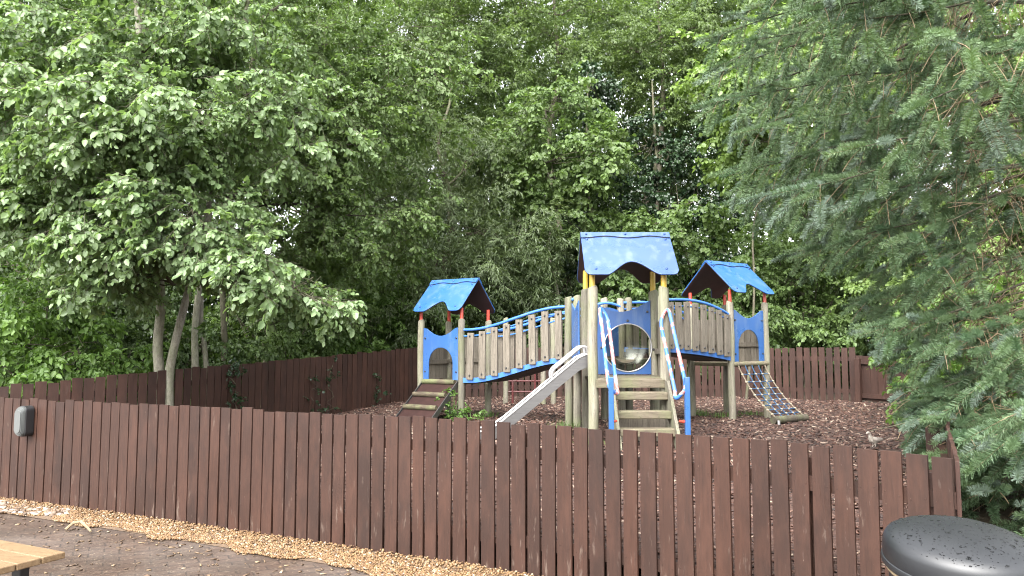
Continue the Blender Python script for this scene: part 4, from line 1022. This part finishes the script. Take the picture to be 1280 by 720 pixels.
far_lab = ['far dark tree behind the pale left tree, out at the left edge','far green tree glimpsed behind the crown of the pale left tree','far dark tree glimpsed behind the slender trunks','far green tree behind the bright bush','far dark tree behind the willow','far green tree behind the sapling trunk',
 'far dark tree behind the ivy clad trunks','far green tree behind the lime tree','far dark tree behind the spruce branches, nearer the middle of them','far green tree deep behind the spruce branches','green tree at the left edge behind the broad leaved shrub','dark tree behind the leafy shrub and spruce','far dark tree deep behind the right edge of the spruce','far green tree outside the left edge of the wood','tallest far green tree left of centre, deep behind the bright bush','tallest far dark tree deep behind the willow','tallest far green tree deep behind the middle roof','tallest far dark tree deep behind the right tower','far dark tree deep behind the sapling trunk','tallest far green tree deep behind the spruce']
used = [False, False]
for (x, y, j, s), lb in zip(spots, far_lab):
    src = protos_far[j]
    if not used[j]: o = src; used[j] = True
    else:
        o = src.copy(); COL.objects.link(o)
        for ch in list(src.children):
            c = ch.copy(); COL.objects.link(c); c.parent = o
    o.location = (x, y, gz(x, y)-.1); o.rotation_euler = (0,0,random.random()*6.28); o.scale = (s,s,s*1.35); o['label'] = lb

# dark understorey closing the wood at eye level: copies of one wide shrub
rng = np.random.default_rng(77)
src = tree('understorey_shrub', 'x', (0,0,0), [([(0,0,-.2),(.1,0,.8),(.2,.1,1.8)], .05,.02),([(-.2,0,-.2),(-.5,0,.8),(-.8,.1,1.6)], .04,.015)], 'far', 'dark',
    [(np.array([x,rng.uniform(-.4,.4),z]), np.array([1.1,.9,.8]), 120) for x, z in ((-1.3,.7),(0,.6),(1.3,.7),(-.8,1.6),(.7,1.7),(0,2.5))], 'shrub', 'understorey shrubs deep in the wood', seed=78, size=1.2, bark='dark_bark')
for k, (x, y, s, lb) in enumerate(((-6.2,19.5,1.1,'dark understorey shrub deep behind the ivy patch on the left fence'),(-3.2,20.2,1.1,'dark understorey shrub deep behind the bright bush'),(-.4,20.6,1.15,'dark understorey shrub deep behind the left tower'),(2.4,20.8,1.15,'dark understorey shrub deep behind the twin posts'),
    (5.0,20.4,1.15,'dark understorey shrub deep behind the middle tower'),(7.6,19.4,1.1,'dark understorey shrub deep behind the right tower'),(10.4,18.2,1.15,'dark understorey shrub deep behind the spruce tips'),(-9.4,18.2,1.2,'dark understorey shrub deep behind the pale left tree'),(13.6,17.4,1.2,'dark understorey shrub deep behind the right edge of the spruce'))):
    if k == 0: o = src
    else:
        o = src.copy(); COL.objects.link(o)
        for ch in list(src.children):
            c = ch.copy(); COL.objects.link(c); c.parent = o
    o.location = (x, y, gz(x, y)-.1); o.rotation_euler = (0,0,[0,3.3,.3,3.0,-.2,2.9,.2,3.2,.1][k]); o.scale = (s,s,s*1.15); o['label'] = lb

# ivy and weeds
def ivy(label, pts, nrm, seed, n, name='ivy_plant'):
    rng = np.random.default_rng(seed); pts = np.array(pts); k = rng.integers(0, len(pts), n)
    P = pts[k]+rng.normal(0,1,(n,3))*np.array([.05,.02,.06])+np.array([nrm[0],nrm[1],0])*.05
    pr = protos('tinyivy'); yaw = np.full(n, math.atan2(nrm[1],nrm[0]))+rng.normal(0,1.0,n)
    M = rot_zyx(yaw, rng.normal(-.6,.7,n), rng.normal(0,1,n)); s = rng.uniform(.6,1.2,n); q = rng.integers(0,4,n)
    V, Fc = merge([bake(pr[j][0], pr[j][1], P[q==j], M[q==j], s[q==j]) for j in range(4) if (q==j).any()])
    t = thing(name, (pts[0][0],pts[0][1],pts[:,2].min()), label, 'ivy', 'ivy on the fences')
    np_mesh('leaves', V, Fc, LF['ivy'] if name != 'x' else None, t)
    d = np.array([nrm[0],nrm[1],0])*.025; o = np.argsort(pts[:,2]); MB().tube(pts[o]+d, .005, 5).build('stem', MT['dark_bark'], t, True)
def lb_at(px):
    i_ = int(np.argmin(abs(LB[:,0]/LB[:,1]-(px-640)/F))); a_ = LB[min(i_+3,len(LB)-1)]-LB[max(i_-3,0)]; a_ /= np.linalg.norm(a_); return LB[i_], np.array([a_[1],-a_[0]])
c_, n_ = lb_at(292); z_ = float(plateau(c_[0]))
ivy('thick ivy patch climbing the left fence below the dark trunk', [(c_[0]+random.gauss(0,.05),c_[1]+random.gauss(0,.02),z_+.3+.75*k/11) for k in range(12)], n_, 5, 40)
for px, hh, nn, lb in ((392,.55,13,'sparse ivy strand on the left fence right of the thick patch'),(412,.8,11,'taller ivy strand on the left fence'),(470,.55,12,'ivy strand low on the left fence near the ramp')):
    c_, n_ = lb_at(px); z_ = float(plateau(c_[0])); ivy(lb, [(c_[0]+random.gauss(0,.06),c_[1]+random.gauss(0,.02),z_+.04+hh*k/9) for k in range(10)], n_, px, nn)
def weed(label, px, y, Y, n, hgt, seed, kind='weed', leaf='bush', name='weed', spread=.10):
    b = at(px,y,Y); b[2] = float(bark_z(np.array(b[0]),np.array(b[1]))); rng = np.random.default_rng(seed)
    t = thing(name, b, label, 'weed', 'weeds round the climbing frame'); pr = protos(kind); n = int(n*1.6)
    P = b+np.column_stack([rng.normal(0,spread,n), rng.normal(0,spread*.7,n), rng.uniform(.02,hgt,n)])
    M = rot_zyx(rng.random(n)*6.28, rng.normal(-.2,.4,n), rng.normal(0,.4,n)); s = rng.uniform(.4,.7,n); q = rng.integers(0,4,n)
    V, Fc = merge([bake(pr[j][0], pr[j][1], P[q==j], M[q==j], s[q==j]) for j in range(4) if (q==j).any()])
    np_mesh('leaves', V, Fc, LF[leaf], t)
    mb = MB()
    for k in range(5): e = P[rng.integers(0,n)]; mb.tube([b+[rng.normal(0,.02),0,-.02], (b+e)/2, e], [.006,.005,.003], 5)
    mb.build('stem', LF['grass'], t, True)
weed('bright leafy weed growing under the ramp of the left tower', 566,522,10.1, 22,.42, 71)
weed('low leafy weed at the foot of the bridge post by the left tower', 588,521,10.0, 10,.16, 72)
def grass(label, px, y, Y, n, hgt, seed):
    b = at(px,y,Y); b[2] = float(bark_z(np.array(b[0]),np.array(b[1]))); rng = np.random.default_rng(seed)
    pv = np.array([(-.5,0,0),(.5,0,0),(.3,.12,.6),(-.3,.12,.6)]+[(0,.4,1.0),(0.05,.4,1.0)]); pf = np.array([(0,1,2,3),(3,2,5,4)])
    P = b+np.column_stack([rng.normal(0,.10,n), rng.normal(0,.07,n), np.full(n,-.005)]); s = rng.uniform(.5,1,n)*hgt
    M = rot_zyx(rng.random(n)*6.28, rng.normal(0,.15,n), rng.normal(0,.3,n))
    V, Fc = bake(pv, pf, P, M, np.column_stack([np.full(n,.008), s, s]))
    tag(np_mesh('grass_tuft', V, Fc, LF['grass']), label, 'grass tuft', 'grass tufts in the bark')
for px, y, Y, n, hh, lb in ((606,520,10.6,90,.13,'small grass tuft under the left bridge'),(708,533,9.1,90,.13,'grass tuft at the foot of the twin posts by the slide'),(742,548,7.6,60,.12,'grass tuft at the foot of the middle tower'),
    (873,520,10.9,120,.12,'grass tuft around the rear post of the right tower'),(905,525,10.5,90,.10,'grass tuft in front of the right tower'),(940,520,10.9,80,.10,'grass tuft behind the cargo net')): grass(lb, px, y, Y, n, hh, int(px))

# ------------------------------------------------------------------ spruce
def spruce():
    rng = np.random.default_rng(5)
    T0 = np.array([4.35,5.5,0.0]); T0[2] = gz(T0[0],T0[1])-.1
    t = thing('spruce_tree', T0, 'spruce with drooping needled branches filling the right edge beside the bin', 'tree')
    MB().tube([T0+[0.02*math.sin(k),.02*math.cos(k*1.3),k*1.1] for k in range(9)], list(np.linspace(.20,.05,9)), 14).build('trunk', MT['dark_bark'], t, True)
    # shoot prototype along +x, unit length
    shoots = []
    for v in range(4):
        nN = 300; s = np.linspace(.01,1.0,nN); ang = rng.random(nN)*6.28
        ax = np.stack([s, np.zeros(nN), np.zeros(nN)], 1)
        rad = np.stack([np.zeros(nN), np.cos(ang), np.sin(ang)*.75+.22], 1)
        d = rad*.80+np.array([.55,0,0])*(.8+.8*s[:,None]**4); d /= np.linalg.norm(d, axis=1, keepdims=True)
        ln = .140*(1-.22*s**3)*rng.uniform(.8,1.12,nN)
        side = np.cross(d, rng.normal(size=(nN,3))); side /= np.linalg.norm(side, axis=1, keepdims=True)
        w = .0105
        V = np.stack([ax-side*w*.5, ax+side*w*.5, ax+d*ln[:,None]*.85+side*w*.42, ax+d*ln[:,None]-side*w*.2], 1).reshape(-1,3); Fc = np.arange(nN*4).reshape(-1,4)
        shoots.append((V, Fc))
    S_o, S_d, S_l = [], [], []; tw0, tw1, tr0, tr1 = [], [], [], []
    bm = MB()
    def frame(d):
        x = d/np.linalg.norm(d); y = np.cross([0,0,1.], x); y /= np.linalg.norm(y)+1e-9; return x, y, np.cross(x, y)
    zs = np.concatenate([[.42,.56,.70], np.arange(.85, 7.0, .20)]); nb = 0
    for zi, zb in enumerate(zs):
        for az0 in (-40,-14,12,38,72,130,-80)+((22,32,44,54,62) if zb < 1.5 else ()):
            if rng.random() < .20 or (az0 in (72,130,-80) and rng.random() < .6) or (zb > 4.8 and rng.random() < .4): continue
            az = R(180+az0+rng.normal(0,9)); h_ = zb+rng.normal(0,.06)
            
            hang = np.interp(h_, [1.0,2.6,3.3,4.0], [.16,.28,.55,.95])
            dip = np.interp(h_, [.7,1.4,2.4,3.5,7], [.10,.26,.36,.30,.25])*rng.uniform(.7,1.25)
            L = 2.5
            for _ in range(6): L = .5*L+.5*np.interp(h_+L*(.10-dip)-.12-.2*hang, [.3,1.0,1.6,2.1,2.45,4.0,7.0], [1.5,1.75,2.0,2.3,2.85,3.05,2.0])
            L *= rng.uniform(.80,1.03)*(1.25 if 20 < az0 < 65 and zb < 1.5 else 1)
            for _ in range(20):       # keep each branch as long as its height on the tree allows
                tp = T0*[1,1,0]+[0,0,h_+L*(.10-dip)]+np.array([math.cos(az),math.sin(az),0])*L; zc = tp[1]*CP+(tp[2]-H)*SP
                if tp[1] > .5 and 640+F*tp[0]/zc < np.interp(tp[2]-.15*hang, [.4,.75,1.1,1.5,1.9,2.3,2.6,4], [1150,1140,1125,1095,1060,990,925,885]): L *= .95
            d0 = np.array([math.cos(az), math.sin(az), 0]); yv = np.array([-d0[1], d0[0], 0]); bend = rng.normal(0,.13); w1, w2, wa = rng.random()*6, rng.random()*6, rng.uniform(.02,.05)
            ax = lambda s: T0*[1,1,0]+[0,0,h_]+d0*L*s+yv*bend*L*s*s+np.array([0,0,L*(.06*s-dip*(s**1.6)+.16*max(0,s-.7)**1.2)])+wa*s**.5*(yv*math.sin(5*s+w1)+np.array([0,0,1])*math.sin(7*s+w2))
            pts = [ax(s) for s in np.linspace(0,1,16)]
            bm.tube(pts, list(np.linspace(.018*L/3+.003,.0025,16)), 6)
            nbr = int(L*(1-.22)/.17)
            for j in range(nbr):
                s = .24+.75*(j+rng.random())/nbr; sg = 1 if j % 2 else -1
                o = ax(s); tg = ax(min(1,s+.02))-ax(s-.02); tg /= np.linalg.norm(tg)
                lb = (.80*(1-s)+.14)*rng.uniform(.6,1.15)*(1 if s > .34 else .8)
                an = sg*R(rng.uniform(38,62)); dd = np.array([tg[0]*math.cos(an)-tg[1]*math.sin(an), tg[0]*math.sin(an)+tg[1]*math.cos(an), tg[2]-hang*rng.uniform(.4,1.2)]); dd /= np.linalg.norm(dd)
                sag = rng.uniform(.1,.35)+hang*.3
                bp = lambda u: o+dd*lb*u+np.array([0,0,-sag*lb*u*u])
                P_ = [bp(u) for u in (0,.33,.66,1)]
                for a_, b_ in zip(P_[:-1], P_[1:]): tw0.append(a_); tw1.append(b_)
                bare = (.55 if s < .45 else .25 if s < .65 else .0) + (.15 if h_ < 2.0 else 0)
                if rng.random() < (.45 if s < .5 else .14)+(.14 if h_ < 1.9 else 0): continue
                ns = max(1, int(lb*(1-bare)/.15))
                for q in range(ns):
                    u = bare+(1-bare)*(q+.5)/ns; sg2 = 1 if q % 2 else -1
                    tg2 = bp(min(1,u+.05))-bp(u-.05); tg2 /= np.linalg.norm(tg2)
                    x, y, z = frame(tg2); a2 = R(rng.uniform(35,58)); v = x*math.cos(a2)+y*sg2*math.sin(a2)+z*rng.normal(0,.35)+rng.normal(0,.06,3)+np.array([0,0,-.15-.5*hang])*rng.uniform(.4,1)
                    ls = rng.uniform(.17,.30)*(1.2-.3*u); S_o.append(bp(u)); S_d.append(v/np.linalg.norm(v)); S_l.append(ls)
                S_o.append(bp(.8)); S_d.append((bp(1)-bp(.75))/np.linalg.norm(bp(1)-bp(.75))); S_l.append(rng.uniform(.18,.30))
            for u in np.arange(.5,1.0,.09/L):
                tg = ax(min(1,u+.03))-ax(u-.03); tg /= np.linalg.norm(tg); sg = rng.choice([-1,1]); v = tg+yv*sg*rng.uniform(.3,.9)+np.array([0,0,rng.uniform(-.25,.3)])
                S_o.append(ax(u)); S_d.append(v/np.linalg.norm(v)); S_l.append(rng.uniform(.12,.22))
            tg = ax(1.0)-ax(.95); S_o.append(ax(.97)); S_d.append(tg/np.linalg.norm(tg)); S_l.append(rng.uniform(.22,.30))
            nb += 1
            # dead hanging twigs on the shaded inner part
            for _ in range(12 if h_ < 2.9 else 4):
                s = rng.uniform(.12,.7); o = ax(s); v = np.array([rng.normal(0,.5)+d0[0]*.5, rng.normal(0,.5)+d0[1]*.5, -rng.uniform(.2,1)]); v /= np.linalg.norm(v); l = rng.uniform(.15,.5)
                mid = o+v*l*.5+rng.normal(0,.03,3); e = mid+v*l*.5+rng.normal(0,.05,3)
                tr0 += [o, mid]; tr1 += [mid, e]
                for _k in range(2):
                    e2 = mid+rng.normal(0,.09,3)+v*.08; tr0.append(mid); tr1.append(e2)
    S_o, S_d, S_l = np.array(S_o), np.array(S_d), np.array(S_l); tw0, tw1 = np.array(tw0), np.array(tw1)
    def inside(E):      # trim the low outer twigs, as if browsed back from the fence
        zc = E[:,1]*CP+(E[:,2]-H)*SP; px = 640+F*E[:,0]/np.maximum(zc,.3)
        return (px > np.interp(E[:,2], [.3,.75,1.1,1.5,1.9,2.3,2.6,3.2], [1138,1125,1108,1070,1030,950,890,840])) | (E[:,2] > 3.0)
    ok = inside(S_o+S_d*S_l[:,None]); S_o, S_d, S_l = S_o[ok], S_d[ok], S_l[ok]; ok = inside(tw1) & inside(tw0); tw0, tw1 = tw0[ok], tw1[ok]
    k = rng.integers(0,4,len(S_o))
    # keep only branches whose tips can be seen near the frame
    X = S_d; Yv = np.cross(np.array([[0,0,1.]]), X); Yv /= np.linalg.norm(Yv, axis=1, keepdims=True)+1e-9; Zv = np.cross(X, Yv); M = np.stack([X, Yv, Zv], 2)
    blue = rng.random(len(S_o)) < .13
    for nm, mk, sel in (('needles','needle',~blue),('blue_needles','needle_blue',blue)):
        parts = []; tint = []
        for j in range(4):
            q = np.where((k == j) & sel)[0]; tint.append(np.repeat(rng.random(len(q)), len(shoots[j][0]))); sl = S_l[q]; th = np.interp(sl, [.08,.28], [.290,.365])
            parts.append(bake(shoots[j][0], shoots[j][1], S_o[q], M[q], np.column_stack([sl, th, th])))
        V, Fc = merge(parts); np_mesh(nm, V, Fc, LF[mk], t, tint=np.concatenate(tint))
    print('spruce branches', nb, 'shoots', len(S_o))
    bm.build('branches', MT['dark_bark'], t, True)
    V, Fc = tri_twigs(np.array(tw0), np.array(tw1), .0026, .0018)
    a_, b_ = S_o, S_o+S_d*S_l[:,None]*.97; V2, F2 = tri_twigs(a_, b_, .0016, .001)
    V, Fc = merge([(V,Fc),(V2,F2)]); np_mesh('twigs', V, Fc, MT['twig'], t)
    V, Fc = tri_twigs(np.array(tr0), np.array(tr1), .0034, .0022); np_mesh('dead_twigs', V, Fc, MT['twig'], t)
spruce()

# ------------------------------------------------------------------ light, sky, camera
w = bpy.data.worlds.new('World'); sc.world = w; w.use_nodes = True; nt = w.node_tree; nt.nodes.clear()
sk = nt.nodes.new('ShaderNodeTexSky'); sk.sky_type = 'NISHITA'; sk.sun_disc = False
S = Vector((-.28,-.62,.86)).normalized()
sk.sun_elevation = math.asin(S.z); sk.sun_rotation = math.atan2(S.x, S.y); sk.air_density = 1.0; sk.dust_density = 3.0
hs = nt.nodes.new('ShaderNodeHueSaturation'); hs.inputs['Saturation'].default_value = .16
bg = nt.nodes.new('ShaderNodeBackground'); bg.inputs['Strength'].default_value = .15; ow = nt.nodes.new('ShaderNodeOutputWorld')
nt.links.new(sk.outputs[0], hs.inputs['Color']); nt.links.new(hs.outputs[0], bg.inputs[0]); nt.links.new(bg.outputs[0], ow.inputs[0])
sun = bpy.data.lights.new('sun', 'SUN'); sun.energy = 1.5; sun.angle = R(70); sun.color = (1,.97,.92)
so = bpy.data.objects.new('sun', sun); COL.objects.link(so); so.location = (-5,-8,12); so.rotation_euler = S.to_track_quat('Z','Y').to_euler()
cam = bpy.data.cameras.new('camera'); cam.sensor_width = 36; cam.lens = F/1280*36; cam.clip_end = 1500; cam.clip_start = .05
co = bpy.data.objects.new('camera', cam); COL.objects.link(co); co.location = (0,0,H); co.rotation_euler = (R(90)+PITCH, 0, 0); sc.camera = co
sc.view_settings.view_transform = 'Standard'; sc.view_settings.look = 'None'; sc.view_settings.gamma = 1; sc.view_settings.exposure = 2.78
sc.render.engine = 'CYCLES'; cy = sc.cycles
cy.max_bounces = 6; cy.diffuse_bounces = 4; cy.glossy_bounces = 3; cy.transmission_bounces = 4; cy.transparent_max_bounces = 6
cy.caustics_reflective = cy.caustics_refractive = False
cy.pixel_filter_type = 'BLACKMAN_HARRIS'; cy.filter_width = 1.1
cy.use_denoising = True
try: cy.denoiser = 'OPENIMAGEDENOISE'
except Exception: pass
sc.render.film_transparent = False
